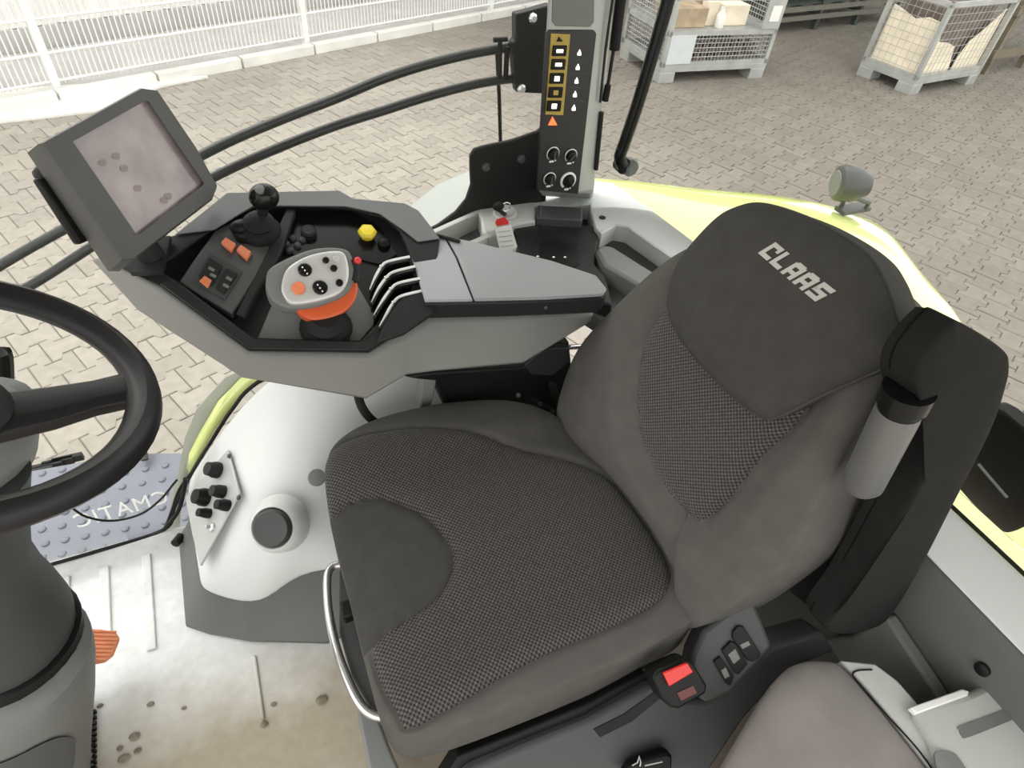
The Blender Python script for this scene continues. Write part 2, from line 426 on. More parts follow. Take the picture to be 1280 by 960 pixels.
for i in range(int(15/.055)):
    u = -6+i*.055
    W.append(tube([fp(u, .05, GZ+.13), fp(u, .05, GZ+FH)], .007, 4))
o = obj('wire_mesh', join(*W), M['mesh'], fence, smooth=False); o['kind'] = 'stuff'
for z in (.16, .42, .72, 1.02, 1.32, 1.62, 1.92):
    obj('cross_wire', join(tube([fp(-6, .04, GZ+z), fp(9, .04, GZ+z)], .011, 5), tube([fp(-6, .06, GZ+z), fp(9, .06, GZ+z)], .011, 5)), M['mesh'], fence, smooth=False)
# pale building wall of profiled sheet behind the fence: each rib stands proud
wr = structure(obj('wall_back', box(fp(3, 1.75, GZ+2.3), (26, .2, 4.6), fr3.to_3x3()), M['wallp'], smooth=False))
ribm = bpy.data.meshes.new('wall_rib'); v_, f_2 = prism([(-.05, 0, 0), (-.03, -.04, 0), (.03, -.04, 0), (.05, 0, 0)], (0, 0, 4.4)); ribm.from_pydata([tuple(q) for q in v_], [], f_2); ribm.materials.append(M['wallp'])
for i in range(72):
    o = bpy.data.objects.new('wall_rib', ribm); COL.objects.link(o); o.parent = wr
    o.matrix_world = Matrix.Translation(fp(-8+i*.25, 1.65, GZ+.25)) @ fr3
obj('wall_plinth', box(fp(3, 1.63, GZ+.12), (26, .06, .24), fr3.to_3x3()), M['conc'], wr, smooth=False)

# ---- cage pallets
def cage_pallet(name, label, px_corner, u_dir, L, D, H, kind):
    """steel box pallet on four feet; px_corner = foot corner nearest the camera, u_dir = direction of its long front side"""
    o0 = Vector(px_corner); U = nrm(u_dir); Vd = Vector((-U.y, U.x, 0))
    P = lambda u, v, z: o0+U*u+Vd*v+Vector((0, 0, z))
    R = Matrix((U, Vd, Vector((0, 0, 1)))).transposed()
    t = thing(name, label, 'cage pallet', o0, 'cage pallets standing in the yard')
    B = lambda u, v, z, s: box(P(u, v, z), s, R)
    for u in (.12, L-.12):
        for v in (.12, D-.12): obj('foot', B(u, v, .07, (.24, .24, .14)), M['steel'], t, smooth=False, bev=.01)
    obj('base_plate', B(L/2, D/2, .17, (L, D, .06)), M['steel'], t, smooth=False)
    for u in (.03, L-.03):
        for v in (.03, D-.03): obj('corner_post', B(u, v, .2+H/2, (.06, .06, H)), M['steel'], t, smooth=False)
    for z in ((.23, .2+H*.5, .2+H) if kind == 'parts' else (.23, .2+H)):
        obj('rail', join(B(L/2, .03, z, (L, .05, .06)), B(L/2, D-.03, z, (L, .05, .06)), B(.03, D/2, z, (.05, D, .06)), B(L-.03, D/2, z, (.05, D, .06))), M['steel'], t, smooth=False)
    Wm = []
    lim = H*.5 if kind == 'parts' else H
    ws, wr_ = (.055, .005) if kind == 'parts' else (.10, .0035)
    for side in range(4):
        n = int((L if side < 2 else D)/ws)
        for i in range(1, n):
            a = i*ws
            q = {0: (a, .02), 1: (a, D-.02), 2: (.02, a), 3: (L-.02, a)}[side]
            top = lim if side == 0 else H
            Wm.append(tube([P(*q, .2), P(*q, .2+top)], wr_, 4))
        for i in range(1, int(H/ws)):
            z = .2+i*ws
            if side == 0 and z > .2+lim: continue
            e = {0: ((0, .02), (L, .02)), 1: ((0, D-.02), (L, D-.02)), 2: ((.02, 0), (.02, D)), 3: ((L-.02, 0), (L-.02, D))}[side]
            Wm.append(tube([P(*e[0], z), P(*e[1], z)], wr_, 4))
    o = obj('wire_mesh', join(*Wm), M['steel'], t, smooth=False); o['kind'] = 'stuff'
    return t, P, R, B
fl = at(822, 105, Z=GZ); fr = at(952, 98, Z=GZ)
L1 = (fr-fl).length
t1, P1, R1, B1 = cage_pallet('cage_pallet', 'grey steel cage pallet left of the racking, lower mesh half full of rusty parts', fl, fr-fl, L1, 1.1, .80, 'parts')
obj('side_plate', B1(.24, .005, .41, (.38, .02, .34)), mat('pale_blue_steel', (.55, .58, .60), .5, var=.05), t1, smooth=False)
obj('sign_plate', B1(L1-.17, -.01, .81, (.26, .02, .34)), M['steel'], t1, smooth=False)
obj('paper_note', B1(L1-.15, -.025, .82, (.15, .01, .18)), M['tarp'], t1, smooth=False)
rnd = random.Random(3)
for i in range(46):
    lay = i//20; j = i % 20; u = .48+(j % 10)*((L1-.6)/10)+rnd.uniform(0, .01); v = .12+(j//10)*.14; z = .226+lay*.118
    ax = nrm((rnd.gauss(0, .12), rnd.gauss(0, .12), 1))
    o = obj('scrap_part', lathe(P1(u, v, z), ax, [(.03, 0), (.052, .01), (.052, .05), (.03, .07), (.03, rnd.uniform(.085, .10))], 8), M['rust'], None, smooth=False)
    tag(o, 'rusty machine part heaped in the lower half of the left cage pallet', 'metal part', 'rusty parts in the left cage pallet')
sh = obj('pallet_shelf', B1(L1/2, .55, .61, (L1-.1, 1.0, .03)), M['steel'], t1, smooth=False)
k = 0
for (u, v, z, s, m_, nm, lb) in [(.38, .35, .937, (.5, .4, .22), 'card2', 'carton', 'wide flat brown carton at the left in the open cage pallet'),
                            (.75, .3, .967, (.16, .16, .28), 'card', 'carton', 'slim upright pale carton in the middle of the open cage pallet'),
                            (1.12, .4, .947, (.4, .4, .24), 'card', 'carton', 'square tan carton at the right in the open cage pallet'),
                            (.72, .78, 1.007, (.9, .2, .36), 'card2', 'carton', 'long brown carton at the back of the open cage pallet')]:
    o = obj(nm, B1(u, v, z-.20, s), M[m_], None, smooth=False, bev=.008); tag(o, lb, 'carton')
bt = obj('white_bottle', lathe(P1(.83, .13, .627), (0, 0, 1), [(.055, 0), (.06, .01), (.06, .15), (.03, .19), (.03, .24)], 12), M['tarp']); tag(bt, 'small white bottle standing at the front of the left cage pallet', 'bottle')

# corner-on pallet at the right, lined with torn cardboard
c0 = at(1135, 120, Z=GZ); ca = at(1068, 97, Z=GZ); cb = at(1217, 105, Z=GZ)
ur = nrm(cb-c0); dl = (ca-c0).length; 
t2, P2, R2, B2 = cage_pallet('cage_pallet', 'corner-on steel cage pallet lined with torn pale cardboard', c0, cb-c0, (cb-c0).length, max(dl, .9), .92, 'full')
L2 = (cb-c0).length; D2 = max(dl, .9)
liner = thing('cardboard_liner', 'torn pale cardboard sheets standing inside the corner-on cage pallet', 'cardboard', P2(.1, .1, .2))
def sheet(top, f, th):
    n = len(top); lo = [f(a, .21) for a, z in top]; hi = [f(a, z) for a, z in top]
    return join(*[prism([lo[i], lo[i+1], hi[i+1], hi[i]], th) for i in range(n-1)])
obj('sheet', sheet([(.06, .90), (D2*.3, .92), (D2*.5, .86), (D2*.8, .93), (D2-.08, .95)], lambda a, z: P2(.07, a, z), R2.col[0]*.012), M['card'], liner, smooth=False)
obj('sheet', sheet([(.06, .90), (L2*.10, .84), (L2*.14, .66), (L2*.3, .63), (L2*.42, .57), (L2*.46, .42), (L2*.5, .30)], lambda a, z: P2(a, .07, z), R2.col[1]*.012), M['card'], liner, smooth=False)
obj('sheet', sheet([(L2*.56, .38), (L2*.62, .60), (L2*.75, .74), (L2*.9, .92), (L2-.08, 1.0)], lambda a, z: P2(a, .075, z), R2.col[1]*.012), M['card'], liner, smooth=False)
o = obj('dark_crate', B2(L2*.55, D2*.55, .62, (L2*.7, D2*.7, .80)), M['rust'], smooth=False, bev=.01); tag(o, 'dark brown crate inside the corner-on cage pallet', 'crate')

# racking with dark machinery between and beyond the pallets
ra = at(968, 42, Z=GZ); rb = at(1090, 28, Z=GZ); rd = nrm(rb-ra); rn = Vector((-rd.y, rd.x, 0)); RR = Matrix((rd, rn, Vector((0, 0, 1)))).transposed()
RP = lambda u, v, z: ra+rd*u+rn*v+Vector((0, 0, z))
M['rackgrey'] = mat('rack_grey', (.17, .165, .14), .6, var=.15)
rack = thing('storage_rack', 'long dark steel rack with low rails between the two cage pallets', 'rack', ra)
for u in (-.12, 1.02, 2.18, 3.34):
    obj('upright', join(box(RP(u, 0, .9), (.09, .09, 1.8), RR), box(RP(u, .9, .9), (.09, .09, 1.8), RR), box(RP(u, .45, .25), (.06, .9, .06), RR)), M['dkmach'], rack, smooth=False)
for z, m_ in ((.22, 'rackgrey'), (.36, 'rackgrey'), (.85, 'dkmach'), (1.5, 'dkmach')):
    obj('rail', join(box(RP(1.6, -.05, z), (3.6, .05, .07), RR), box(RP(1.6, .95, z), (3.6, .05, .07), RR)), M[m_], rack, smooth=False)
obj('shelf', box(RP(1.6, .45, .42), (3.5, .9, .03), RR), M['dkmach'], rack, smooth=False)
for i in range(6):
    u = .15+i*.58; 
    o = obj('gear_housing', join(box(RP(u, .42, .62), (.4, .5, .36), RR), lathe(RP(u, .18, .64), -rn, [(.15, 0), (.15, .06), (.08, .08), (.08, .16)], 12), box(RP(u, .4, .83), (.22, .3, .07), RR)), M['dkmach'], smooth=False, bev=.01)
    tag(o, 'dark green gear housing on the long steel rack, %s from the left cage pallet' % ('first', 'second', 'third', 'fourth', 'fifth', 'sixth')[i], 'machine part', 'dark housings on the rack')
o = obj('silver_bracket', join(box(RP(1.6, .10, .62), (.22, .04, .06), RR @ Matrix.Rotation(.5, 3, 'Y')), box(RP(1.6, .10, .52), (.05, .05, .16), RR)), M['tarp'], smooth=False); tag(o, 'small bright bracket catching light on the dark rack', 'bracket')
# timber rack at the far right
wa = at(1228, 92, Z=GZ)
rack2 = thing('timber_rack', 'brown timber rack with a white sheet at the right edge', 'rack', wa)
WP = lambda u, v, z: wa+ur*u+Vector((-ur.y, ur.x, 0))*v+Vector((0, 0, z))
for u, v in ((0, .0), (1.1, .0), (0, 1.1), (1.1, 1.1), (2.2, 0), (2.2, 1.1)):
    obj('upright', box(WP(u, v, .8), (.1, .1, 1.6), R2), M['wood'], rack2, smooth=False)
for v in (-.06, 1.16):
    for z in (.3, .9, 1.4): obj('beam', box(WP(1.1, v, z), (2.5, .05, .12), R2), M['wood'], rack2, smooth=False)
obj('sheet', box(WP(1.1, .5, .98), (2.2, 1.0, .03), R2), M['tarp'], rack2, smooth=False)
# open shed roof over the racks, outside the picture, which shades the yard at the right
shr = structure(obj('ceiling_shed', box((12.5, 11.5, 4.4), (14, 8, .15)), M['conc'], smooth=False))
for x, y in ((4.3, 14.5), (18.5, 14.5)):
    obj('shed_post', box((x, y, (GZ+4.4)/2), (.2, .2, 4.4-GZ)), M['dkmach'], shr, smooth=False)
structure(obj('wall_shed', box((11.5, 15.0, 1.2), (16, .1, 4.8)), M['dkmach'], smooth=False))

# ================================================================ OUTER BODY OF THE TRACTOR
def strip(a, b, m_a=None):
    """quads between two open polylines"""
    n = len(a); return [*a, *b], [(i, i+1, n+i+1, n+i) for i in range(n-1)]
# right rear fender with its work lamp
oe = [at(735, 220, Y=1.72), at(800, 225, Y=1.72), at(880, 234, Y=1.70), at(980, 243, Y=1.64), at(1062, 261, Y=1.53), at(1112, 290, Y=1.38), at(1139, 340, Y=1.2)]
oe = spline(oe, 5, closed=False)
n_ = len(oe)
ie = [Vector((.95+(oe[-1].x-.25-.95)*i/(n_-1), 1.43-.75*(i/(n_-1))**1.3, .50-(.50-oe[-1].z-.02)*(i/(n_-1))**2)) for i in range(n_)]
me_ = [a.lerp(b, .5)+Vector((0, 0, .05)) for a, b in zip(oe, ie)]
lo_ = [a+Vector((.02, .06, -.22)) for a in oe]
rows = [ie, me_, [a.lerp(b, .10)+Vector((0, 0, .02)) for a, b in zip(oe, ie)], [a+Vector((0, .0, .0)) for a in oe], [a+Vector((.0, .02, -.06)) for a in oe], lo_]
V = [p for r in rows for p in r]; F = [(j*n_+i, j*n_+i+1, (j+1)*n_+i+1, (j+1)*n_+i) for j in range(len(rows)-1) for i in range(n_-1)]
fen = thing('rear_fender', 'lime green curved rear fender outside the window behind the seat headrest', 'fender', oe[10])
obj('fender_shell', (V, F), M['green'], fen, sub=1, solid=.012)
obj('fender_bracket', box((1.3, 1.55, .1), (.06, .2, .5)), M['black'], fen, smooth=False)
obj('tyre', lathe((1.95, 1.30, -.6), (0, 1, 0), [(.25, 0), (.5, 0), (.56, .04), (.56, .2), (.5, .22), (.25, .22)], 48), M['rubber'], fen)
lp = at(1066, 261, Y=1.47)
lamp = thing('work_lamp', 'round grey work lamp on a small bracket on the lime green fender', 'lamp', lp)
lc = at(1064, 230, Y=1.47); la = nrm((-.85, .42, -.05)); sc_ = .052*(lc.y/1.5)*1.15
obj('lamp_body', lathe(lc+la*.05, -la, [(.046, -.01), (.062, 0), (.066, .03), (.06, .07), (.04, .11), (.015, .12)], 20), mat('lamp_grey', (.05, .055, .05), .4, var=.08), lamp)
obj('lens', lathe(lc+la*.062, -la, [(.045, 0), (.05, .006)], 20), M['mid'], lamp)
obj('bracket', join(tube([lp+Vector((-.045, .02, .0)), lp+Vector((-.045, .02, .03)), lc+Vector((-.035, .02, -.05))], .009, 8), tube([lp+Vector((.045, -.02, .0)), lp+Vector((.045, -.02, .03)), lc+Vector((.035, -.02, -.05))], .009, 8), box(lp, (.14, .05, .014))), mat('lamp_bracket', (.07, .075, .07), .5, var=.05), lamp)

# pale panel and black flap ahead of the pillar, outside
o = obj('side_step_box', prism(pts([(440, 300), (478, 285), (500, 264), (545, 228), (600, 205), (660, 215), (660, 300), (560, 330)], Z=.34), (0, 0, -.16)), M['outer_panel'], bev=.02)
tag(o, 'smooth pale grey outer panel between the console and the black flap', 'panel')
fl_ = pts([(690, 150), (672, 165), (640, 176), (606, 183), (593, 187), (588, 196), (588, 212), (589, 232), (583, 250), (570, 266), (548, 282), (525, 294), (560, 300), (612, 300), (680, 290)], Y=1.47)
flap = thing('mud_flap', 'black curved flap plate with two bolts left of the pillar', 'flap', fl_[12])
obj('flap_plate', prism(fl_, (0, .014, 0)), M['black'], flap, bev=.004)
for p in ((607, 208), (651, 198)): obj('bolt', lathe(at(*p, Y=1.47), (0, -1, 0), [(.011, 0), (.011, .008), (.006, .012)], 8), M['slate'], flap, smooth=False)
# pair of curved black rails fixed to a plate on the pillar
Yr = 1.58
gr = thing('mirror_arm', 'pair of curved black rails running from the pillar past the terminal', 'rail', at(660, 70, Y=Yr))
def rail(px): 
    return obj('rail', tube(spline(pts(px, Y=Yr), 6, False), .0115, 10), mat('satin_black_rail', (.012, .012, .011), .4, var=.1) if 'satin_black_rail' not in MATS else MATS['satin_black_rail'], gr)
rail([(650, 57), (600, 65), (540, 79), (480, 98), (420, 123), (350, 150), (280, 180), (200, 222), (120, 265), (50, 303), (0, 332), (-60, 368)])
rail([(650, 97), (600, 104), (540, 119), (480, 138), (420, 157), (350, 184), (280, 215), (200, 258), (120, 305), (50, 350), (-40, 402)])
obj('mounting_plate', prism(pts([(645, 18), (662, 14), (690, 6), (690, 118), (646, 116), (644, 100), (640, 55), (645, 50)], Y=Yr-.03), (0, .03, 0)), M['black'], gr, bev=.004)
for p in ((665, 22), (651, 110)): obj('bolt', lathe(at(*p, Y=Yr-.03), (0, -1, 0), [(.012, 0), (.012, .008), (.007, .014)], 8), M['chrome'], gr, smooth=False)
obj('tie_bar', join(tube(pts([(625, 52), (625, 98)], Y=Yr-.012), .006, 8), tube(pts([(634, 58), (632, 98)], Y=Yr-.012), .007, 8), tube(pts([(617, 50), (634, 49)], Y=Yr-.012), .006, 8)), M['black'], gr)
o = obj('stay_rod', tube([at(621, 60, Y=1.60), at(624, 120, Y=1.60), at(626, 192, Y=1.60)], .0055, 8), M['black']); tag(o, 'thin upright black rod between the curved rails and the flap', 'rod')
# black frame edges seen low through the glass
o = obj('step_grate', join(*[box(at(px, py, Z=-.42), (.10, .018, .03)) for px, py in ((48, 589), (60, 583), (73, 578), (85, 574))]), M['black'], smooth=False); o['label'] = 'black serrated edge of the step behind the steering wheel'; o['category'] = 'step'
# step plate with stamped dimples
SZ = -.36
stp = thing('step_plate', 'blue-grey step plate with stamped dimples seen through the low glass', 'step', at(120, 640, Z=SZ))
obj('plate', prism(pts([(-40, 604), (40, 588), (118, 574), (185, 566), (232, 566), (240, 640), (240, 690), (120, 735), (-40, 770)], Z=SZ), (0, 0, -.03)), M['step'], stp, smooth=False, bev=.006)
for r_i in range(8):
    for c_i in range(9):
        px = 28+c_i*25+(r_i % 2)*4; py = 702-r_i*17.5-c_i*4.6
        if py > 570+max(0, (140-px))*.1:
            obj('dimple', lathe(at(px, py, Z=SZ-.001), (0, 0, 1), [(.014, 0), (.011, .006), (.006, .008)], 10), M['step'], stp)
o = obj('step_strut', tube([at(176, 545, Z=-.30), at(181, 575, Z=-.34)], .013, 8), M['slate']); tag(o, 'short dark strut standing on the step plate under the wheel rim', 'strut')
# green body edge outside the window by the right-hand cover
ge1 = pts([(352, 452), (302, 472), (275, 500), (252, 540), (240, 566), (237, 584)], Y=1.30)
ge2 = pts([(372, 462), (316, 482), (290, 508), (268, 540), (252, 568), (240, 590)], Y=1.28)
o = obj('body_edge', strip(ge1, ge2), M['green'], solid=.01); tag(o, 'narrow lime green body edge outside the low right window', 'body edge')
gd1 = pts([(345, 440), (282, 470), (246, 510), (232, 545), (226, 580), (216, 620), (212, 660), (214, 690)], Y=1.32)
gd2 = pts([(368, 460), (318, 480), (290, 508), (268, 540), (252, 568), (238, 596), (226, 640), (222, 690)], Y=1.305)
o = obj('body_sill', strip(gd1, gd2), mat('olive_grey_sill', (.33, .34, .28), .5, var=.05), solid=.01); tag(o, 'olive grey outer sill curving beside the lime green edge', 'sill')

# ================================================================ CAB SHELL
def floor_mat():
    m = bpy.data.materials.new('cab_floor_mat'); m.use_nodes = True; nt = m.node_tree; b = nt.nodes['Principled BSDF']; L = nt.links.new; N = nt.nodes.new
    tc = N('ShaderNodeTexCoord'); sp = N('ShaderNodeSeparateXYZ'); L(tc.outputs['Object'], sp.inputs[0])
    n1 = N('ShaderNodeTexNoise'); n1.inputs['Scale'].default_value = 7; n1.inputs['Detail'].default_value = 7; L(tc.outputs['Object'], n1.inputs['Vector'])
    n2 = N('ShaderNodeTexNoise'); n2.inputs['Scale'].default_value = 45; n2.inputs['Detail'].default_value = 5; L(tc.outputs['Object'], n2.inputs['Vector'])
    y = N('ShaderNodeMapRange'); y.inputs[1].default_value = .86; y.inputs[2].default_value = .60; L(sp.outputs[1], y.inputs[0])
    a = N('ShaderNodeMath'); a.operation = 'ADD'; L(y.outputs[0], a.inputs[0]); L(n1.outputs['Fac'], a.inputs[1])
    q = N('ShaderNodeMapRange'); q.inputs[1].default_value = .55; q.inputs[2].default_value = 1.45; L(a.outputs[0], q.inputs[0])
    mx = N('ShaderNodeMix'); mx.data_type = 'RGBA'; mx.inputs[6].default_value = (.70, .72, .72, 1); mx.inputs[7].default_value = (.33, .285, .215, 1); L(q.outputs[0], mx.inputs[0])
    t = N('ShaderNodeMapRange'); t.inputs[1].default_value = .3; t.inputs[2].default_value = .7; t.inputs[3].default_value = .93; t.inputs[4].default_value = 1.06; L(n2.outputs['Fac'], t.inputs[0])
    vs = N('ShaderNodeVectorMath'); vs.operation = 'SCALE'; L(mx.outputs[2], vs.inputs[0]); L(t.outputs[0], vs.inputs['Scale']); L(vs.outputs[0], b.inputs['Base Color'])
    b.inputs['Roughness'].default_value = .55; return m
fm = floor_mat()
floor = structure(obj('floor', prism([(-1.5, -.35, 0), (1.25, -.35, 0), (1.25, 1.21, 0), (-1.5, 1.21, 0)], (0, 0, -.08)), fm, smooth=False))
def floor_rib(a, b, wd):
    a, b = at(*a, Z=0), at(*b, Z=0); d = (b-a).normalized(); s = Vector((-d.y, d.x, 0))*wd
    return obj('rib', prism([a-s, a+s, b+s, b-s], (0, 0, .007)), fm, floor, smooth=False, bev=.003)
floor_rib((183, 694), (190, 813), .011); floor_rib((131, 710), (134, 800), .011); floor_rib((82, 722), (80, 830), .011); floor_rib((318, 820), (329, 900), .004)
for px, py, s in ((402, 874, .012), (168, 920, .010), (155, 948, .011), (188, 880, .007), (330, 905, .008), (342, 880, .006), (125, 882, .006), (172, 938, .007), (150, 935, .006), (230, 700+185, .005)):
    c = at(px, py, Z=s*.3)
    o = obj('mud_crumb', ball(c, s, 8, (1.2, .8, .45)), M['mud'], smooth=False); tag(o, {402: 'largest crumb of dry mud on the cab floor, beside the seat', 330: 'mud crumb at the end of the thin floor rib'}.get(px, 'small crumb of dry mud scattered on the dirty cab floor near the column' if px < 250 else 'small crumb of dry mud near the end of the thin floor rib'), 'mud', 'mud crumbs on the cab floor')
structure(obj('ceiling', prism([(-.85, -.45, 1.72), (1.35, -.45, 1.72), (1.35, 1.42, 1.72), (-.85, 1.42, 1.72)], (0, 0, .12)), M['light'], smooth=False, bev=.03))
# right window: leans outwards from the floor line, then upright
GW = lambda x, z: Vector((x, 1.215+.20*min(max(z, 0), .85)+.0, z))
gv = [GW(x, z) for z in (0, .2, .4, .6, .85, 1.3, 1.72) for x in np.linspace(-1.4, .74, 9)]
gf = [(j*9+i, j*9+i+1, (j+1)*9+i+1, (j+1)*9+i) for j in range(6) for i in range(8)]
structure(obj('window_1', (gv, gf), glass('clear_glass', (.98, .99, .98), .006), solid=.005))
# side window behind the pillar runs round the corner into the back window as one curved pane
gpth = spline([(.88, 1.405, 0), (1.0, 1.385, 0), (1.10, 1.33, 0), (1.155, 1.22, 0), (1.17, 1.05, 0), (1.17, .5, 0), (1.17, -.4, 0)], 8, False)
structure(obj('window_2', strip([p+Vector((0, 0, .641)) for p in gpth], [p+Vector((.0, 0, 1.72)) for p in gpth]), glass('clear_glass_rear', (.98, .99, .975), .002), solid=.004))
stm = bpy.data.materials.new('sticker_film'); stm.use_nodes = True; _n = stm.node_tree.nodes; _b = _n['Principled BSDF']; _b.inputs['Base Color'].default_value = (.85, .85, .84, 1)
_t = _n.new('ShaderNodeBsdfTranslucent'); _t.inputs[0].default_value = (.95, .95, .94, 1); _m = _n.new('ShaderNodeMixShader'); _m.inputs[0].default_value = .7
for a_, b_ in ((_b.outputs[0], _m.inputs[1]), (_t.outputs[0], _m.inputs[2]), (_m.outputs[0], _n['Material Output'].inputs[0])): stm.node_tree.links.new(a_, b_)
sticker = thing('window_sticker', 'white CMATIC lettering on the low right window glass, read from outside', 'sticker', GW(-.5, .09))
cu = bpy.data.curves.new('t', 'FONT'); cu.body = 'CMATIC'; cu.size = .07; cu.extrude = .0006; cu.space_character = 1.1
to = bpy.data.objects.new('t', cu); COL.objects.link(to); bpy.context.view_layer.update()
tm = bpy.data.meshes.new_from_object(to.evaluated_get(bpy.context.evaluated_depsgraph_get())); bpy.data.objects.remove(to)
pA = at(213, 630, pl=((0, 1.215, 0), (0, 1, -.2))); pB = at(98, 663, pl=((0, 1.215, 0), (0, 1, -.2)))
tw = max(v.co.x for v in tm.vertices); d_ = (pB-pA)/tw; up_ = nrm((0, .2, 1)); sc_ = d_.length
verts = [pA+d_*v.co.x*1.0+up_*v.co.y*sc_*1.15+Vector((0, .008-v.co.z, 0)) for v in tm.vertices]
obj('lettering', (verts, [tuple(p.vertices) for p in tm.polygons]), stm, sticker, smooth=False)
# dark rubber seal along the window's lower edge
sl = spline([at(420, 420, Y=1.24), at(322, 478, Y=1.235), at(290, 512, Y=1.232), at(264, 552, Y=1.23), at(238, 594, Y=1.225), at(218, 634, Y=1.22), at(205, 662, Z=.005), at(118, 690, Z=.004), at(38, 713, Z=.004), at(-60, 742, Z=.004)], 6, False)
structure(obj('trim_2', tube(sl, .005, 8), M['rubber']))

# ---- light grey cover over the right wheel arch
def grid(rowsP):
    n = len(rowsP[0]); return [p for r in rowsP for p in r], [(j*n+i, j*n+i+1, (j+1)*n+i+1, (j+1)*n+i) for j in range(len(rowsP)-1) for i in range(n-1)]
cov = [[at(236, 604, Y=1.205), at(236, 625, Z=.185), at(243, 675, Z=.165), at(251, 722, Z=.15), at(252, 734, Z=.12)],
       [at(270, 552, Y=1.205), at(290, 566, Z=.315), at(296, 640, Z=.29), at(297, 735, Z=.16), at(297, 750, Z=.12)],
       [at(322, 480, Y=1.205), at(340, 545, Z=.40), at(346, 640, Z=.345), at(334, 738, Z=.16), at(334, 750, Z=.12)],
       [at(400, 430, Y=1.205), at(420, 540, Z=.41), at(405, 620, Z=.345), at(368, 700, Z=.22), at(369, 712, Z=.17)],
       [at(470, 400, Y=1.205), at(510, 520, Z=.36), at(475, 610, Z=.30), at(440, 690, Z=.22), at(440, 706, Z=.19)],
       [at(600, 380, Y=1.205), at(600, 510, Z=.30), at(560, 600, Z=.26), at(540, 690, Z=.20), at(540, 706, Z=.16)]]
wallr = structure(obj('wall_right', grid(cov), M['pale'], sub=2, solid=.012))
pedm = obj('wall_base', loft(pts([(231, 786), (262, 796), (312, 805), (410, 808), (520, 760), (520, 560), (260, 640), (222, 672)], Z=0), pts([(247, 706), (262, 732), (300, 742), (372, 706), (520, 690), (560, 560), (330, 600), (240, 640)], Z=.14)), mat('base_grey', (.125, .13, .126), .5, var=.05, spec=.3), wallr, bev=.012)
kn = at(340, 660, Z=.365); kax = nrm((-.35, -.62, .70))
obj('boss', lathe(kn-kax*.05, kax, [(.066, 0), (.060, .03), (.050, .046), (.046, .05), (.043, .046), (.043, .03)], 32), M['pale'], wallr)
obj('knob', lathe(kn-kax*.04, kax, [(.0415, 0), (.0415, .044), (.037, .05), (.012, .052), (.004, .0515)], 32), mat('knob_grey', (.05, .05, .05), .5, var=.06), wallr)
sp_ = [at(289, 563, Z=.335), at(304, 617, Z=.325), at(255, 708, Z=.19), at(245, 668, Z=.195), at(236, 622, Z=.22)]
s_n = nrm((sp_[1]-sp_[0]).cross(sp_[3]-sp_[0])); 
if s_n.z < 0: s_n = -s_n
obj('socket_plate', prism([p+s_n*.004 for p in sp_], s_n*.006), M['steel'], wallr, bev=.002)
spl = (sp_[0]+s_n*.010, s_n)
for px, py, r, m_, lb in ((273, 588, .020, 'char', None), (258, 622, .022, 'black', None), (279, 615, .016, 'char', None), (285, 632, .014, 'black', None), (262, 642, .012, 'black', None)):
    c = at(px, py, pl=spl); s = obj('socket', lathe(c, s_n, [(r, 0), (r, .012), (r*.85, .02), (r*.8, .03), (r*.45, .031)], 16), M[m_], wallr)
obj('toggle', lathe(at(266, 659, pl=spl), s_n, [(.011, 0), (.010, .006), (.005, .008), (.004, .018)], 12), M['chrome'], wallr)
for p in ((287, 570), (299, 622)): obj('screw', lathe(at(*p, pl=spl), s_n, [(.006, 0), (.005, .004)], 8), M['slate'], wallr)
obj('side_screw', lathe(at(221, 677, Z=.05), (-.5, -.8, .2), [(.012, -.02), (.012, .008), (.007, .01)], 12), M['black'], wallr)
obj('clip', lathe(at(396, 597, Z=.40), (0, -.5, .8), [(.02, 0), (.018, .012), (.008, .014)], 14), M['mid'], wallr)
# cables
def cable(name, px, r, m_, label, cat='cable'):
    o = obj(name, tube(spline(px, 6, False), r, 8), M[m_]); tag(o, label, cat)
cable('cable', [at(70, 622, Y=1.14), at(86, 632, Y=1.14), at(108, 646, Y=1.14), at(140, 651, Y=1.14), at(175, 643, Y=1.14), at(200, 625, Y=1.14), at(216, 606, Y=1.135), at(221, 600, Y=1.135)], .0028, 'black', 'thin black cable hanging in a loop below the steering wheel')
cable('cable', [at(188, 669, Y=1.16), at(204, 662, Y=1.15), at(214, 640, Y=1.15), at(224, 612, Y=1.15), at(243, 586, Y=1.175), at(260, 558, Y=1.18)], .0034, 'black', 'black cable pair running up the window edge beside the socket plate')
cable('cable', [at(208, 658, Y=1.13), at(222, 640, Y=1.13), at(229, 618, Y=1.14), at(232, 598, Y=1.15)], .0055, 'black', 'short thick black cable bundle at the foot of the window edge')
cable('hose', [at(447, 492, Z=.56), at(452, 508, Z=.54), at(462, 522, Z=.50), at(478, 535, Z=.46)], .010, 'rubber', 'black hose curving from under the console to the cushion', 'hose')

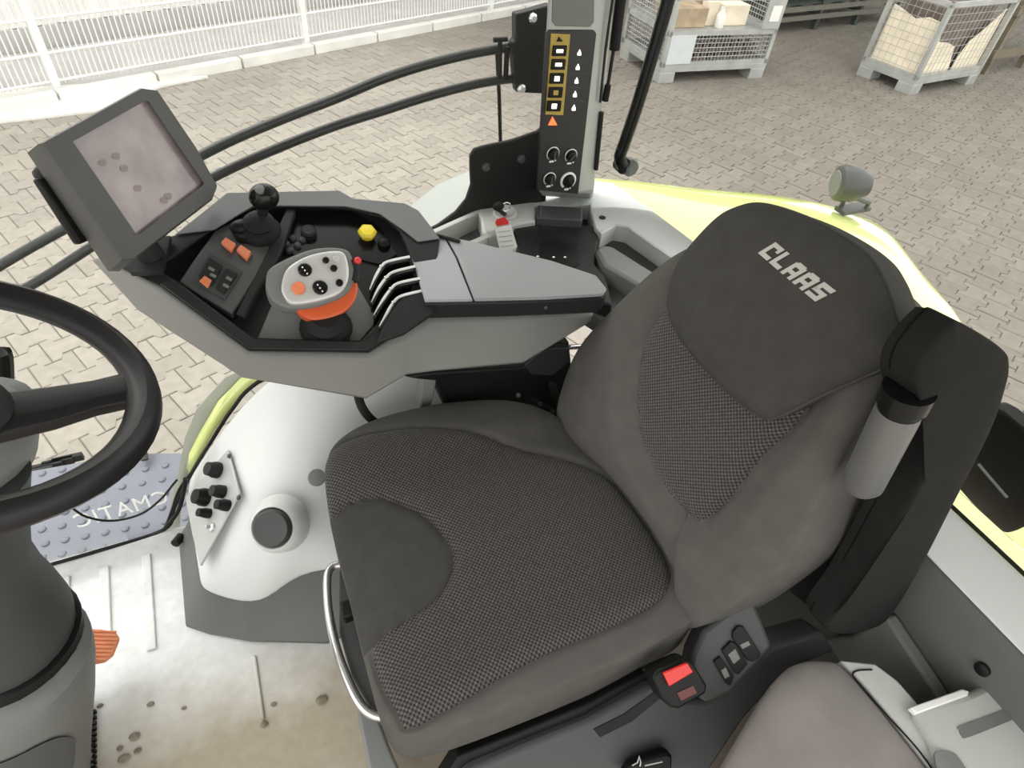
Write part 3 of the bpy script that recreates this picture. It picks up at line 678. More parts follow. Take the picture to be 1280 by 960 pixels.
# ---- pillar with its switch panel
PY = 1.355
pillar = structure(obj('trim_1', loft([at(672, 238, Y=PY), at(724, 243, Y=PY), at(741, 240, Y=PY+.04), at(741, 250, Y=PY+.13), at(676, 245, Y=PY+.13)],
    [at(688, -60, Y=PY), at(751, -60, Y=PY), at(772, -60, Y=PY+.04), at(772, -50, Y=PY+.13), at(690, -50, Y=PY+.13)]), mat('pillar_grey', (.40, .41, .385), .5, var=.04), bev=.008))
obj('pillar_inset', prism(pts([(692, -40), (744, -40), (743, 28), (738, 34), (695, 33), (690, 27)], Y=PY-.002), (0, .01, 0)), M['mid'], pillar, bev=.002)
spn = thing('switch_panel', 'tall black control panel with lit symbols and four rotary knobs on the pillar', 'control panel', at(700, 140, Y=PY))
fy = PY-.006
obj('panel_plate', prism(pts([(686, 38), (743, 38), (746, 42), (723, 243), (671, 238), (683, 41)], Y=fy), (0, .008, 0)), mat('panel_charcoal', (.022, .020, .021), .4, var=.05), spn, bev=.002)
def pq(cx, cy, w_, h_, sk=-.12): return [(cx-w_/2-sk*0+ -sk*h_/2*1, cy-h_/2), (cx+w_/2-sk*h_/2, cy-h_/2), (cx+w_/2+sk*h_/2, cy+h_/2), (cx-w_/2+sk*h_/2, cy+h_/2)]
obj('yellow_frame', prism(pts([(689, 42), (713, 43), (704, 144), (682, 143)], Y=fy-.002), (0, .004, 0)), M['olive'], spn)
obj('arrow_mark', prism(pts([(699, 46), (704, 52), (696, 52)], Y=fy-.004), (0, .003, 0)), M['black'], spn, smooth=False)
for i, (cx, cy, on) in enumerate(((700, 64, 1), (698.5, 81, 1), (696.5, 98.5, 1), (695, 116, 0), (693, 133, 1))):
    b_ = obj('button', prism(pts(pq(cx, cy, 17, 13), Y=fy-.007), (0, .008, 0)), M['black'], spn, bev=.001)
    s = (8, 4) if i < 2 else (6, 6)
    obj('symbol', prism(pts(pq(cx, cy, *s), Y=fy-.0085), (0, .003, 0)), M['warm'] if on else M['olive'], b_, smooth=False)
for i, (cx, cy) in enumerate(((724.5, 66), (722.5, 84), (721, 101), (719, 118), (717.5, 135))):
    obj('lit_symbol', prism(pts([(cx+.5, cy-4), (cx+1.9, cy), (cx+2.0, cy+3.2), (cx-2.4, cy+3.2), (cx-2.1, cy+.4), (cx-.5, cy-1.6)], Y=fy-.002), (0, .003, 0)), M['lit'], spn, smooth=False)
    if i: obj('divider', prism(pts([(cx-7, cy-9.5), (cx+14, cy-9.0), (cx+14, cy-8.2), (cx-7, cy-8.7)], Y=fy-.001), (0, .002, 0)), M['slate'], spn, smooth=False)
obj('warning_symbol', prism(pts([(691, 146), (696.5, 156.5), (685.5, 156.5)], Y=fy-.002), (0, .003, 0)), M['amber'], spn, smooth=False)
for i, (cx, cy, r, m_) in enumerate(((690.5, 191.5, .0165, 'silver'), (713, 194, .0165, 'silver'), (686.5, 223, .0165, 'silver'), (709.5, 225, .020, 'white'))):
    c = at(cx, cy, Y=fy)
    k_ = obj('rotary_knob', lathe(c, (0, -1, 0), [(r*.8, 0), (r*.72, .012), (r*.5, .014), (.002, .014)], 20), M['black'], spn)
    arc = [c+Vector((math.cos(q)*r, -.003, math.sin(q)*r)) for q in np.linspace(-.9, math.pi+.9, 20)]
    obj('dial_ring', tube(arc, .0018 if i < 3 else .0034, 6), M[m_], k_)
    a_ = (1.57, .9, 1.57, 2.2)[i]; dv = Vector((math.cos(a_), 0, math.sin(a_)))
    obj('pointer', tube([c+Vector((0, -.0145, 0))-dv*r*.6, c+Vector((0, -.0145, 0))+dv*r*.6], .0022, 6), M['slate'] if i < 3 else M['black'], k_)
    obj('dial_mark', join(box(c+Vector((-.001, -.002, -r*1.25)), (.012, .003, .004)), box(c+Vector((.010, -.002, -r*1.15)), (.003, .003, .003))), M['white'], k_, smooth=False)
# gas strut and window handle
gs = thing('gas_strut', 'black gas strut standing upright beside the pillar', 'gas strut', at(757, 125, Y=1.39))
obj('cylinder', tube(pts([(781, -40), (772, 30), (768, 62)], Y=1.39), .0125, 12), M['black'], gs)
obj('rod', tube(pts([(767, 62), (758, 118)], Y=1.39), .0045, 10), M['char'], gs)
obj('end_joint', tube(pts([(760, 106), (756.5, 126)], Y=1.39), .0085, 10), M['black'], gs)
structure(obj('trim_4', join(tube(pts([(770, -30), (757, 60), (750, 128)], Y=1.372), .003, 6), tube(pts([(752, 140), (745, 212)], Y=1.385), .006, 6)), M['char']))
hd = thing('pull_bar', 'bent black bar handle with a round knob on the rear side window', 'handle', at(783, 208, Y=1.37))
obj('bar', tube(spline(pts([(850, -60), (840, -20), (831, 15), (815, 70), (797, 130), (781, 178), (775, 196), (778, 207)], Y=1.37), 6, False), .0165, 12), M['gloss'], hd)
obj('knob', lathe(at(786, 208, Y=1.39), (.25, -1, 0), [(.02, -.02), (.024, -.01), (.025, .012), (.018, .02), (.008, .021)], 20), M['mid'], hd)
obj('foot', lathe(at(779, 207, Y=1.385), (0, -1, 0), [(.022, -.02), (.022, .008), (.014, .014)], 16), M['black'], hd)

# ---- right sill behind the console: storage wells, ignition lock
SZ2 = .70
M['sill'] = mat('sill_grey_plastic', (.60, .62, .62), .4, var=.03)
sill = structure(obj('trim_3', prism(pts([(528, 300), (545, 285), (612, 256), (672, 225), (741, 232), (765, 228), (815, 262), (905, 330), (900, 380), (770, 410), (640, 330), (540, 330)], Z=SZ2-.05), (0, 0, -.05)), M['slate'], bev=.006))
def sbar(px, z=SZ2, th=.02, m_='sill', nm='sill_edge', bev=.004): return obj(nm, prism(pts(px, Z=z), (0, 0, -th-.04)), M[m_], sill, bev=bev)
sbar([(660, 232), (672, 224), (745, 226), (766, 228), (812, 260), (900, 326), (893, 338), (846, 326), (786, 284), (770, 281), (752, 292), (744, 285), (738, 262), (738, 255), (668, 258)], nm='sill_frame')
sbar([(672, 256), (728, 259), (728, 275), (670, 272)], SZ2+.012, .02, 'slate', 'pillar_foot')
sbar([(745, 312), (751, 306), (765, 307), (822, 343), (850, 365), (842, 382), (805, 359), (757, 331)], SZ2+.004, .02, 'mid', 'sill_divider', .008)
sbar([(540, 287), (612, 255), (614, 259), (544, 291)], SZ2, .02, 'light', 'tray_rim', .002)
sbar([(572, 308), (612, 290), (615, 294), (578, 312)], SZ2, .02, 'light', 'tray_rim', .002)
sbar([(596, 262), (640, 240), (668, 236), (670, 276), (645, 280), (625, 290), (612, 297), (603, 288), (601, 272)], SZ2+.002, .02, 'light', 'lock_base', .006)
sbar([(650, 272), (745, 282), (748, 300), (744, 330), (758, 345), (766, 382), (735, 372), (690, 340), (648, 325), (642, 285)], SZ2-.012, .02, 'char', 'storage_box', .006)
obj('storage_opening', prism(pts([(678, 300), (722, 304), (724, 330), (700, 345), (672, 325)], Z=SZ2-.010), (0, 0, -.01)), M['black'], sill, smooth=False)
for p in ((672, 321), (692, 322), (706, 322)): obj('contact', ball(at(*p, Z=SZ2-.004), .004, 8), M['chrome'], sill)
obj('sill_screw', lathe(at(753, 272, Z=SZ2+.001), (0, 0, 1), [(.010, 0), (.009, .002), (.004, .0025)], 12), M['char'], sill)
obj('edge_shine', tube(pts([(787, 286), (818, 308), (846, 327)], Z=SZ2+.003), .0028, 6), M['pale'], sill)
igc = at(631, 268, Z=SZ2+.004)
obj('lock_ring', lathe(igc, (-.1, -.15, 1), [(.034, 0), (.033, .008), (.028, .010), (.024, .004), (.010, .003)], 28), M['light'], sill)
key = thing('ignition_key', 'black ignition key with a red and white paper tag in the lock', 'key', igc)
obj('key_head', join(ball(at(623, 258, Z=SZ2+.05), .013, 12, (1.3, .7, 1)), cyl(igc, at(623, 262, Z=SZ2+.045), .006, 10)), M['black'], key)
obj('key_ring', tube([igc+Vector((-.004+.013*math.cos(q), -.012, .03+.013*math.sin(q))) for q in np.linspace(0, 2*math.pi, 18)[:-1]], .0018, 6, closed=True), M['chrome'], key)
tgp = (at(628, 281, Z=SZ2+.03), (-.25, -.75, .62))
obj('red_clip', prism(pts([(621, 274), (631, 271), (635, 276), (637, 281), (622, 284), (619, 278)], pl=tgp), Vector(nrm(tgp[1]))*-.004), M['red'], key, smooth=False)
tg = obj('paper_tag', prism(pts([(618, 283), (638, 279), (650, 320), (627, 322)], pl=tgp), Vector(nrm(tgp[1]))*-.002), M['white'], key, smooth=False)
for i in range(4):
    y0 = 289+i*6; obj('printed_line', prism(pts([(622+i*1.3, y0+.8), (638+i*1.3, y0-1.2), (638.4+i*1.3, y0-.2), (622.4+i*1.3, y0+1.6)], pl=(Vector(tgp[0])+nrm(tgp[1])*.0012, tgp[1])), Vector(nrm(tgp[1]))*-.001), M['steel'], tg, smooth=False)

# ---- rear wall under the back window, left wheel-arch cover, lamp and fender behind the glass
XB, XF, ZS = 1.115, .985, .63
wrear = structure(obj('wall_rear', prism([(XF, -.40, 0), (XF, -.40, ZS-.03), (XF+.012, -.40, ZS), (XB, -.40, ZS+.004), (XB, -.40, 0)], (0, 1.62, 0)), mat('rear_wall_grey', (.11, .113, .108), .5, var=.05, spec=.3), bev=.01))
obj('lit_sill_top', prism([(XF+.004, -.40, ZS+.003), (XB, -.40, ZS+.007), (XB, 1.2, ZS+.007), (XF+.004, 1.2, ZS+.003)], (0, 0, .004)), M['pale'], wrear, bev=.002)  # paler top: window light on the sill put into the colour
obj('lower_panel', prism(pts([(1030, 800), (1063, 796), (1107, 772), (1160, 852), (1210, 930), (1120, 930)], X=XF-.03), (.028, 0, 0)), M['mid'], wrear, bev=.006)
obj('screw', lathe(at(1229, 836, X=XF-.002), (-1, 0, .1), [(.012, 0), (.012, .006), (.007, .009)], 14), M['black'], wrear)
obj('window_seal', tube([(XB+.005, -.4, ZS+.012), (XB+.005, 1.25, ZS+.012)], .004, 8), M['rubber'], wrear)
lampb = thing('tail_lamp', 'black tail lamp housing seen through the back window at the right edge', 'lamp', at(1250, 600, X=1.42))
obj('housing', prism(spline(pts([(1240, 508), (1290, 545), (1330, 575), (1335, 650), (1290, 655), (1262, 666), (1246, 660), (1200, 614), (1196, 590), (1222, 530)], X=1.38), 3), (.05, 0, 0)), mat('lamp_black', (.008, .008, .007), .5, var=.05, spec=.08), lampb, bev=.012)
obj('reflection_line', tube(pts([(1223, 580), (1240, 600), (1259, 622)], X=1.378), .003, 8), M['steel'], lampb)  # steel tube drawn in for the white reflection on the housing
lf = pts([(1120, 575), (1185, 632), (1235, 680), (1300, 745), (1360, 800), (1400, 640), (1290, 560), (1200, 520)], Z=.38)
o = obj('left_fender', prism(lf, (0, 0, -.03)), M['green'], bev=.01); tag(o, 'lime green left fender surface below the black tail lamp', 'fender')
wl = structure(obj('wall_left', prism(pts([(1140, 886), (1207, 866), (1285, 830), (1400, 780), (1400, 1060), (1215, 1060), (1192, 985), (1165, 925)], Z=.52), (0, 0, -.30)), M['light'], bev=.012))
obj('groove', prism(spline(pts([(1200, 912), (1206, 905), (1300, 872), (1345, 856), (1350, 868), (1295, 888), (1215, 920), (1203, 920)], Z=.522), 4), (0, 0, -.003)), M['mid'], wl)
obj('edge_strip', prism(pts([(1138, 884), (1203, 861), (1212, 864), (1210, 869), (1146, 892)], Z=.523), (0, 0, -.012)), M['white'], wl, bev=.002)
obj('inset', prism(spline(pts([(1168, 943), (1190, 940), (1204, 955), (1230, 1000), (1190, 1000)], Z=.523), 4), (0, 0, -.004)), M['mid'], wl)
# ================================================================ BUDDY SEAT
bs = thing('buddy_seat', 'small passenger seat with worn brown-grey fabric pad at the bottom edge', 'seat', at(1050, 950, Z=0))
obj('pad', pillow(spline(pts([(1000, 829), (1028, 827), (1050, 834), (1085, 872), (1122, 918), (1160, 966), (1190, 1010), (1100, 1050), (870, 1050), (882, 1000), (903, 962), (930, 915), (962, 862), (980, 839)], Z=.50), 6), (0, 0, 1), .022, .05), M['fabric_bd'], bs)
obj('frame', prism(pts([(1046, 826), (1088, 832), (1110, 852), (1142, 890), (1168, 925), (1215, 1000), (1240, 1060), (870, 1060), (905, 975), (985, 845)], Z=.475), (0, 0, -.05)), M['mid'], bs, bev=.006)
obj('side_trim', prism(pts([(1050, 825), (1094, 829), (1122, 850), (1150, 882), (1174, 920), (1220, 1000), (1195, 1010), (1160, 958), (1122, 908), (1085, 862)], Z=.503), (0, 0, -.05)), M['light'], bs, bev=.004)
obj('trim_inlay', tube(spline(pts([(1090, 837), (1072, 838), (1066, 843), (1072, 852), (1105, 890), (1150, 940), (1190, 1000)], Z=.5045), 5, False), .0016, 6), M['black'], bs)
obj('support', box((.74, -.06, .22), (.30, .26, .44)), M['slate'], bs, bev=.02)

# ================================================================ OPERATOR SEAT
seat = thing('operator_seat', 'charcoal fabric operator seat with woven centre panels and embroidered headrest', 'seat', (.35, .60, 0))
ZC = .5
def co_(px, z=ZC): return pts(px, Z=z)
out = spline(co_([(407, 590), (420, 560), (460, 535), (520, 517), (580, 508), (640, 508), (690, 524), (740, 556), (790, 600), (832, 655), (864, 720), (874, 765), (842, 795), (770, 832), (640, 885), (545, 918), (503, 922), (478, 895), (455, 820), (430, 720), (412, 650)]), 8)
yc = .60
def bol(p):
    d = abs(p.y-yc); s = min(max((d-.16)/.09, 0), 1)
    n_ = min(max((.16-p.x)/.16, 0), 1)
    return .016*s*s*(3-2*s)-.012*n_*n_
cv, cf = pillow(out, (0, 0, 1), .026, .115, p=4, rings=46, edge=.014, fn=bol)
wp = [tuple(p[:2]) for p in spline(co_([(398, 600), (408, 568), (442, 549), (514, 539), (586, 544), (648, 562), (710, 575), (763, 598), (811, 658), (836, 703), (834, 737), (801, 769), (667, 828), (524, 906), (497, 890), (474, 845), (466, 802), (500, 780), (533, 759), (557, 735), (567, 696), (548, 663), (519, 639), (476, 623), (437, 626), (411, 640)], .52), 3)]
np_ = [tuple(p[:2]) for p in spline(co_([(380, 690), (398, 645), (411, 640), (437, 626), (476, 623), (519, 639), (548, 663), (567, 696), (557, 735), (533, 759), (500, 780), (466, 802), (440, 815), (415, 790)], .52), 3)]
P2d = [(p[0], p[1]) for p in cv]
f1 = sdf(P2d, wp); f2 = sdf(P2d, np_)
for i, p in enumerate(cv):
    if p.z > ZC-.02:
        d = min(abs(f1[i]), abs(f2[i]+.001)); p.z -= .007*math.exp(-(d/.006)**2)
        if f1[i] > 0: p.z += .003*min(f1[i]/.03, 1)
A, Bm = clip((cv, cf), f1)
fb = sdf([(p[0], p[1]) for p in Bm[0]], np_)
for i, p in enumerate(Bm[0]):
    if p.z < ZC-.02: fb[i] = -.05
N_, S_ = clip(Bm, fb)
obj('cushion', S_, M['fabric_lt'], seat)
obj('cushion_insert', A, woven('woven_fabric', (.025, .024, .022), (.128, .121, .110), (0, 1), 760), seat)
obj('cushion_nose', N_, M['fabric'], seat)
obj('seat_pan', loft(co_([(450, 680), (520, 630), (650, 625), (790, 700), (845, 770), (540, 900), (505, 905), (470, 800)], .40), co_([(450, 680), (520, 630), (650, 625), (790, 700), (845, 770), (540, 900), (505, 905), (470, 800)], .28)), M['char'], seat, bev=.012)
obj('suspension', box((.36, .60, .19), (.40, .34, .22)), M['black'], seat, bev=.03)
obj('pedestal', prism([(.06, .42, 0), (.60, .42, 0), (.60, .74, 0), (.06, .74, 0)], (0, 0, .12)), M['mid'], seat, bev=.02)
obj('front_lip', prism(pts([(437, 830), (452, 838), (486, 930), (520, 1010), (470, 1010), (448, 900)], Z=.30), (0, 0, -.25)), M['mid'], seat, bev=.006)
obj('adjust_bar', tube(spline(pts([(440, 706), (424, 706), (413, 711), (409, 726), (411, 765), (421, 812), (437, 855), (452, 882), (468, 894), (490, 897)], Z=.37), 6, False), .0085, 10), M['chrome'], seat)
obj('pan_clip', box(at(437, 763, Z=.40), (.03, .035, .03)), M['black'], seat, bev=.004)
# backrest
a_ = math.radians(18); BN = Vector((-math.cos(a_), 0, math.sin(a_))); BU = Vector((math.sin(a_), 0, math.cos(a_))); B0 = Vector((.60, .56, .48))
BP = (B0, BN)
bo = spline(pts([(720, 548), (707, 526), (712, 490), (735, 435), (785, 380), (835, 335), (872, 312), (905, 302), (945, 294), (1005, 308), (1068, 345), (1106, 378), (1130, 418), (1126, 455), (1104, 505), (1070, 560), (1030, 640), (1005, 690), (968, 726), (912, 766), (876, 782), (862, 765), (862, 730), (845, 690), (816, 645), (772, 592)], pl=BP), 6)
bc2 = lambda p: ((Vector(p)-B0).y, (Vector(p)-B0).dot(BU))
wb_px = [(838, 380), (808, 421), (798, 485), (805, 557), (836, 616), (870, 648), (888, 645), (913, 622), (954, 568), (992, 530), (1015, 480), (960, 430), (880, 390)]
wb = [bc2(p) for p in spline(pts(wb_px, pl=(B0+BN*.035, BN)), 4)]
bv, bf = pillow(bo, BN, .04, .13, p=3.5, rings=44, edge=.02)
fw = sdf([bc2(p) for p in bv], wb)
for i, p in enumerate(bv):
    h = (p-B0).dot(BN)
    if h > -.03:
        d = -fw[i]
        add = -.007*math.exp(-(fw[i]/.006)**2)
        if d > 0: t = min(d/.06, 1); add += .022*t*t*(3-2*t)
        else: add += .004*min(-d/.03, 1)
        bv[i] = p+BN*add*min((h+.03)/.03, 1)
Ab, Bb = clip((bv, bf), np.where(np.array([(p-B0).dot(BN) for p in bv]) > 0, fw, -.05))
obj('backrest', Bb, M['fabric_lt'], seat)
obj('backrest_insert', Ab, woven('woven_fabric_back', (.028, .027, .025), (.12, .114, .104), (1, 2), 760), seat)
# headrest pad with the embroidered maker's name
H0 = B0+BN*.055
ho = spline(pts([(838, 362), (852, 324), (892, 278), (922, 260), (956, 256), (1017, 276), (1078, 312), (1104, 346), (1122, 394), (1134, 438), (1108, 458), (1030, 493), (975, 520), (952, 521), (917, 496), (872, 450), (845, 412), (836, 385)], pl=(H0, BN)), 7)
hv, hf = pillow(ho, BN, .038, .07, p=3, rings=26, edge=.016)
head = obj('headrest', (hv, hf), M['fabric'], seat)
obj('headrest_piping', tube([p+BN*.0 for p in ho], .0032, 6, closed=True), M['piping'], seat)
bvh = BVHTree.FromPolygons([tuple(p) for p in hv], [tuple(f) for f in hf])
lA = at(948, 316, pl=(H0+BN*.034, BN)); lB = at(1022, 379, pl=(H0+BN*.034, BN)); lC = at(968, 302, pl=(H0+BN*.034, BN))
ex = lB-lA; eu = lC-lA
GL = {'C': [(0, 0, .28, 1), (.28, .76, .9, 1), (.28, 0, .9, .26), (.66, .6, .9, .76)],
      'L': [(0, 0, .28, 1), (.28, 0, .86, .26)],
      'A': [(0, 0, .28, .92), (.62, 0, .9, .92), (.14, .70, .76, 1), (.28, .26, .62, .48)],
      'S': [(0, .74, .9, 1), (0, .44, .28, .74), (0, .38, .9, .60), (.62, .2, .9, .4), (0, 0, .9, .24)]}
LV, LF = [], []
for k, ch in enumerate('CLAAS'):
    for (x0, y0, x1, y1) in GL[ch]:
        b_ = len(LV); n = 5
        for j in range(n+1):
            for i in range(n+1):
                x = (k+.03+(x0+(x1-x0)*i/n)*.93)/5; y = y0+(y1-y0)*j/n
                q = lA+ex*x+eu*y
                hit = bvh.ray_cast(q+BN*.1, -BN)[0]
                LV.append((hit if hit is not None else q)+BN*.0009)
        LF += [(b_+j*(n+1)+i, b_+j*(n+1)+i+1, b_+(j+1)*(n+1)+i+1, b_+(j+1)*(n+1)+i) for j in range(n) for i in range(n)]
lt = obj('lettering', (LV, LF), M['cream'], head, label='pale grey embroidered CLAAS lettering')
# left armrest folded upright
AP = (Vector((.75, .29, 1.15)), nrm((0, -.986, .164)))
ao = spline(pts([(1140, 478), (1146, 452), (1166, 424), (1186, 404), (1196, 401), (1230, 420), (1252, 436), (1259, 448), (1256, 475), (1235, 535), (1185, 634), (1145, 712), (1108, 772), (1085, 786), (1055, 792), (1032, 786), (1036, 770), (1062, 735), (1118, 640), (1158, 560), (1166, 530), (1156, 512), (1146, 500)], pl=AP), 5)
arm = obj('armrest', pillow(ao, AP[1], .014, .045, p=5, rings=14, edge=.016), M['fabric_dk'], seat, label='charcoal fabric armrest folded upright')
cA, cB = at(1124, 512, Y=.285), at(1075, 610, Y=.272); cd = (cB-cA).normalized()
obj('adjuster_grip', lathe(cA, cd, [(.026, 0), (.027, .01), (.027, (cB-cA).length-.012), (.020, (cB-cA).length)], 20), mat('grip_silver', (.155, .155, .152), .4, .3, var=.06), arm)
obj('adjuster_collar', lathe(cA-cd*.035, cd, [(.030, 0), (.030, .024), (.025, .026), (.025, .037)], 20), M['gloss'], arm)
obj('hinge_cover', prism(pts([(1092, 640), (1060, 634), (1012, 665), (985, 722), (992, 745), (1030, 775), (1062, 730)], Y=.295), (0, .04, 0)), M['char'], seat, bev=.01)
# left side cover with the rocker switches and the belt buckle
SP = (Vector((.62, .27, .50)), nrm((-.30, -.60, .75)))
cvr = obj('side_cover', join(prism(pts([(858, 858), (866, 818), (880, 789), (905, 768), (942, 748), (966, 809), (913, 868), (882, 880)], pl=SP), SP[1]*-.06),
    prism(pts([(545, 1015), (585, 964), (660, 932), (735, 902), (815, 856), (850, 876), (882, 878), (913, 866), (966, 808), (1030, 790), (1045, 815), (985, 838), (930, 900), (890, 960), (860, 1010)], pl=(Vector((.6, .262, .45)), nrm((-.1, -.8, .6)))), Vector((0, .05, -.03)))), M['slate'], seat, bev=.008)
obj('gap_strip', prism(pts([(530, 1015), (574, 945), (650, 915), (735, 880), (806, 840), (822, 858), (735, 912), (660, 942), (590, 975)], pl=(Vector((.6, .275, .44)), nrm((-.1, -.8, .6)))), Vector((0, .03, -.02))), M['black'], seat, bev=.004)  # black strip stands in for the shaded gap below the cushion
obj('front_panel', prism(pts([(424, 712), (436, 706), (452, 770), (480, 870), (492, 905), (462, 884), (440, 845), (424, 790)], Z=.36), (0, 0, -.10)), M['slate'], seat, bev=.004)
s2 = (SP[0]+SP[1]*.0005, SP[1])
for nm, q, bar in (('rocker_switch', [(915, 788), (921, 781), (928, 782), (949, 815), (948, 821), (939, 826), (933, 824), (914, 796)], [(925, 806), (935, 801), (938, 806), (928, 811)]),
              ('rocker_switch', [(901, 812), (912, 800), (918, 803), (933, 829), (922, 842), (917, 840)], [(910, 818), (919, 811), (925, 823), (917, 830)]),
              ('rocker_switch', [(891, 826), (899, 819), (916, 844), (912, 856), (906, 853)], [(901, 838), (907, 834), (912, 845), (906, 848)])):
    sw = obj(nm, prism(pts(q, pl=s2), SP[1]*.006), M['black'], cvr, bev=.0015)
    bq = pts(bar, pl=(SP[0]+SP[1]*.0066, SP[1]))
    obj('symbol', prism(bq, SP[1]*.0008), M['mid'], sw, smooth=False)
hp = (Vector((.6, .258, .46)), nrm((-.1, -.8, .6)))
rl = obj('recline_handle', prism(pts([(770, 965), (782, 948), (800, 940), (828, 932), (834, 936), (833, 965)], pl=hp), hp[1]*.02), M['black'], seat, bev=.005)
hp2 = (hp[0]+hp[1]*.0205, hp[1])
obj('symbol', join(tube(pts([(790, 957), (797, 953), (799, 945), (801, 953), (800, 958)], pl=hp2), .0012, 5), tube(pts([(806, 957), (828, 952)], pl=hp2), .0012, 5)), M['silver'], rl, smooth=False)
bk = (at(850, 856, Z=.505), nrm((-.15, -.55, .82)))
buck = obj('belt_buckle', prism(pts([(815, 846), (822, 838), (856, 823), (866, 827), (885, 858), (882, 868), (849, 887), (838, 885), (828, 874)], pl=bk), bk[1]*-.05), M['black'], seat, bev=.005)
obj('release_button', prism(pts([(827, 840), (857, 827), (865, 839), (835, 857)], pl=(bk[0]+bk[1]*.001, bk[1])), bk[1]*.007), M['red'], buck, bev=.002, label='red release button')
obj('press_mark', prism(pts([(846, 866), (866, 857), (871, 866), (851, 876)], pl=(bk[0]+bk[1]*.0005, bk[1])), bk[1]*.001), M['dred'], buck, smooth=False)
obj('belt_strap', prism(pts([(742, 912), (780, 893), (818, 866), (824, 874), (790, 902), (750, 922)], pl=(bk[0]-bk[1]*.012, bk[1])), bk[1]*-.004), M['rubber'], seat)
obj('hinge_pin', prism(pts([(962, 722), (980, 712), (986, 722), (968, 736)], Y=.33), (0, .02, 0)), M['black'], seat, bev=.003)

# ================================================================ ARMREST CONSOLE
CN = nrm((0, -.36, 1)); C0 = Vector((0, .9, .765))
def cl(px, h=0): return pts(px, pl=(C0+CN*h, CN))
def c1(x, y, h=0): return at(x, y, pl=(C0+CN*h, CN))
con = thing('armrest_console', 'grey right-hand armrest console with dark control deck and slim pad', 'console', (.2, 1.0, .5))
Tn = [(118, 324), (196, 364), (308, 445), (462, 447), (505, 422), (540, 400), (640, 398), (742, 396)]
Tf = [(742, 348), (690, 334), (545, 290), (522, 264), (507, 255), (442, 249), (425, 239), (282, 242), (215, 293), (150, 312)]
Tp = cl(Tn+Tf, -.034)
Bn = cl([(112, 322), (170, 389), (302, 474), (458, 501), (508, 471), (545, 466), (655, 456), (735, 404)], -.10)
Bp = Bn+[p+Vector((0, -.03, -.10)) for p in cl(Tf, -.034)]
obj('body', loft(Tp, Bp), M['body'], con, bev=.008)
D = [(124, 322), (200, 358), (311, 439), (461, 441), (500, 416), (536, 392), (550, 300), (522, 266), (505, 257), (441, 251), (424, 241), (284, 244), (219, 294), (160, 311)]
I = [(190, 335), (222, 352), (318, 424), (450, 427), (474, 402), (512, 380), (518, 330), (500, 290), (480, 272), (440, 262), (400, 258), (318, 260), (262, 290), (215, 322)]
n = len(D); V = cl(D, -.036)+cl(D, .010)+cl(I, .010)+cl(I, -.022); F = []
for k in range(3): F += [(k*n+i, k*n+(i+1) % n, (k+1)*n+(i+1) % n, (k+1)*n+i) for i in range(n)]
F.append(tuple(3*n+i for i in range(n)))
deck = obj('control_deck', (V, F), M['char'], con, bev=.003)
obj('rear_shelf', prism(cl([(284, 242), (424, 239), (441, 249), (506, 255), (523, 264), (550, 299), (522, 303), (503, 288), (474, 268), (432, 259), (318, 258), (268, 288), (219, 294)], .0115), CN*.003), mat('shelf_grey', (.15, .155, .157), .5, var=.05, spec=.3), con, bev=.002)
obj('lever_well', prism(cl([(322, 423), (346, 366), (352, 340), (440, 345), (472, 400), (450, 426)], -.020), CN*-.002), M['mid'], deck, bev=.001)
obj('rear_tray', prism(cl([(358, 264), (438, 264), (474, 284), (496, 318), (474, 330), (440, 322), (400, 318), (352, 318), (345, 290)], -.018), CN*-.003), M['gloss'], deck)
obj('near_rim', prism(cl([(200, 356), (311, 437), (461, 439), (500, 414), (490, 406), (455, 428), (318, 425), (215, 350)], .011), CN*.004), M['char'], deck, bev=.002)
obj('divider_ridge', prism(cl([(358, 258), (370, 262), (350, 318), (318, 372), (306, 396), (294, 392), (318, 345), (345, 290)], .006), CN*-.02), M['char'], con, bev=.004)
lp_ = obj('switch_plate', prism(cl([(223, 352), (289, 392), (300, 378), (326, 338), (350, 292), (340, 272), (318, 262), (268, 288)], .002), CN*-.02), mat('deck_plate_grey', (.07, .073, .073), .5, var=.05), con, bev=.003)
fr_ = obj('switch_frame', prism(cl([(241, 352), (262, 317), (303, 340), (281, 375)], .0025), CN*.003), M['slate'], lp_, bev=.001)
for q in ([(248, 348), (262, 323), (279, 333), (266, 358)], [(270, 361), (283, 336), (298, 344), (280, 369)]):
    obj('rocker_switch', prism(cl(q, .005), CN*.006), M['char'], fr_, bev=.002)
for q, m_ in (([(249, 352), (256, 345), (265, 351), (260, 361)], 'orange2'), ): obj('rocker_cap', prism(cl(q, .0112), CN*.002), M[m_], fr_, bev=.001)
for x, y in ((266, 335), (268, 343), (288, 347), (284, 356)): obj('switch_icon', prism(cl([(x-4, y-2), (x+3, y+2), (x+1, y+5), (x-6, y+1)], .0113), CN*.0008), M['mid'], fr_, smooth=False)
for q in ([(277, 307), (283, 300), (296, 308), (290, 318)], [(296, 316), (302, 309), (315, 318), (309, 328)]):
    obj('orange_toggle', prism(cl(q, .002), CN*.010), M['orange2'], lp_, bev=.002)
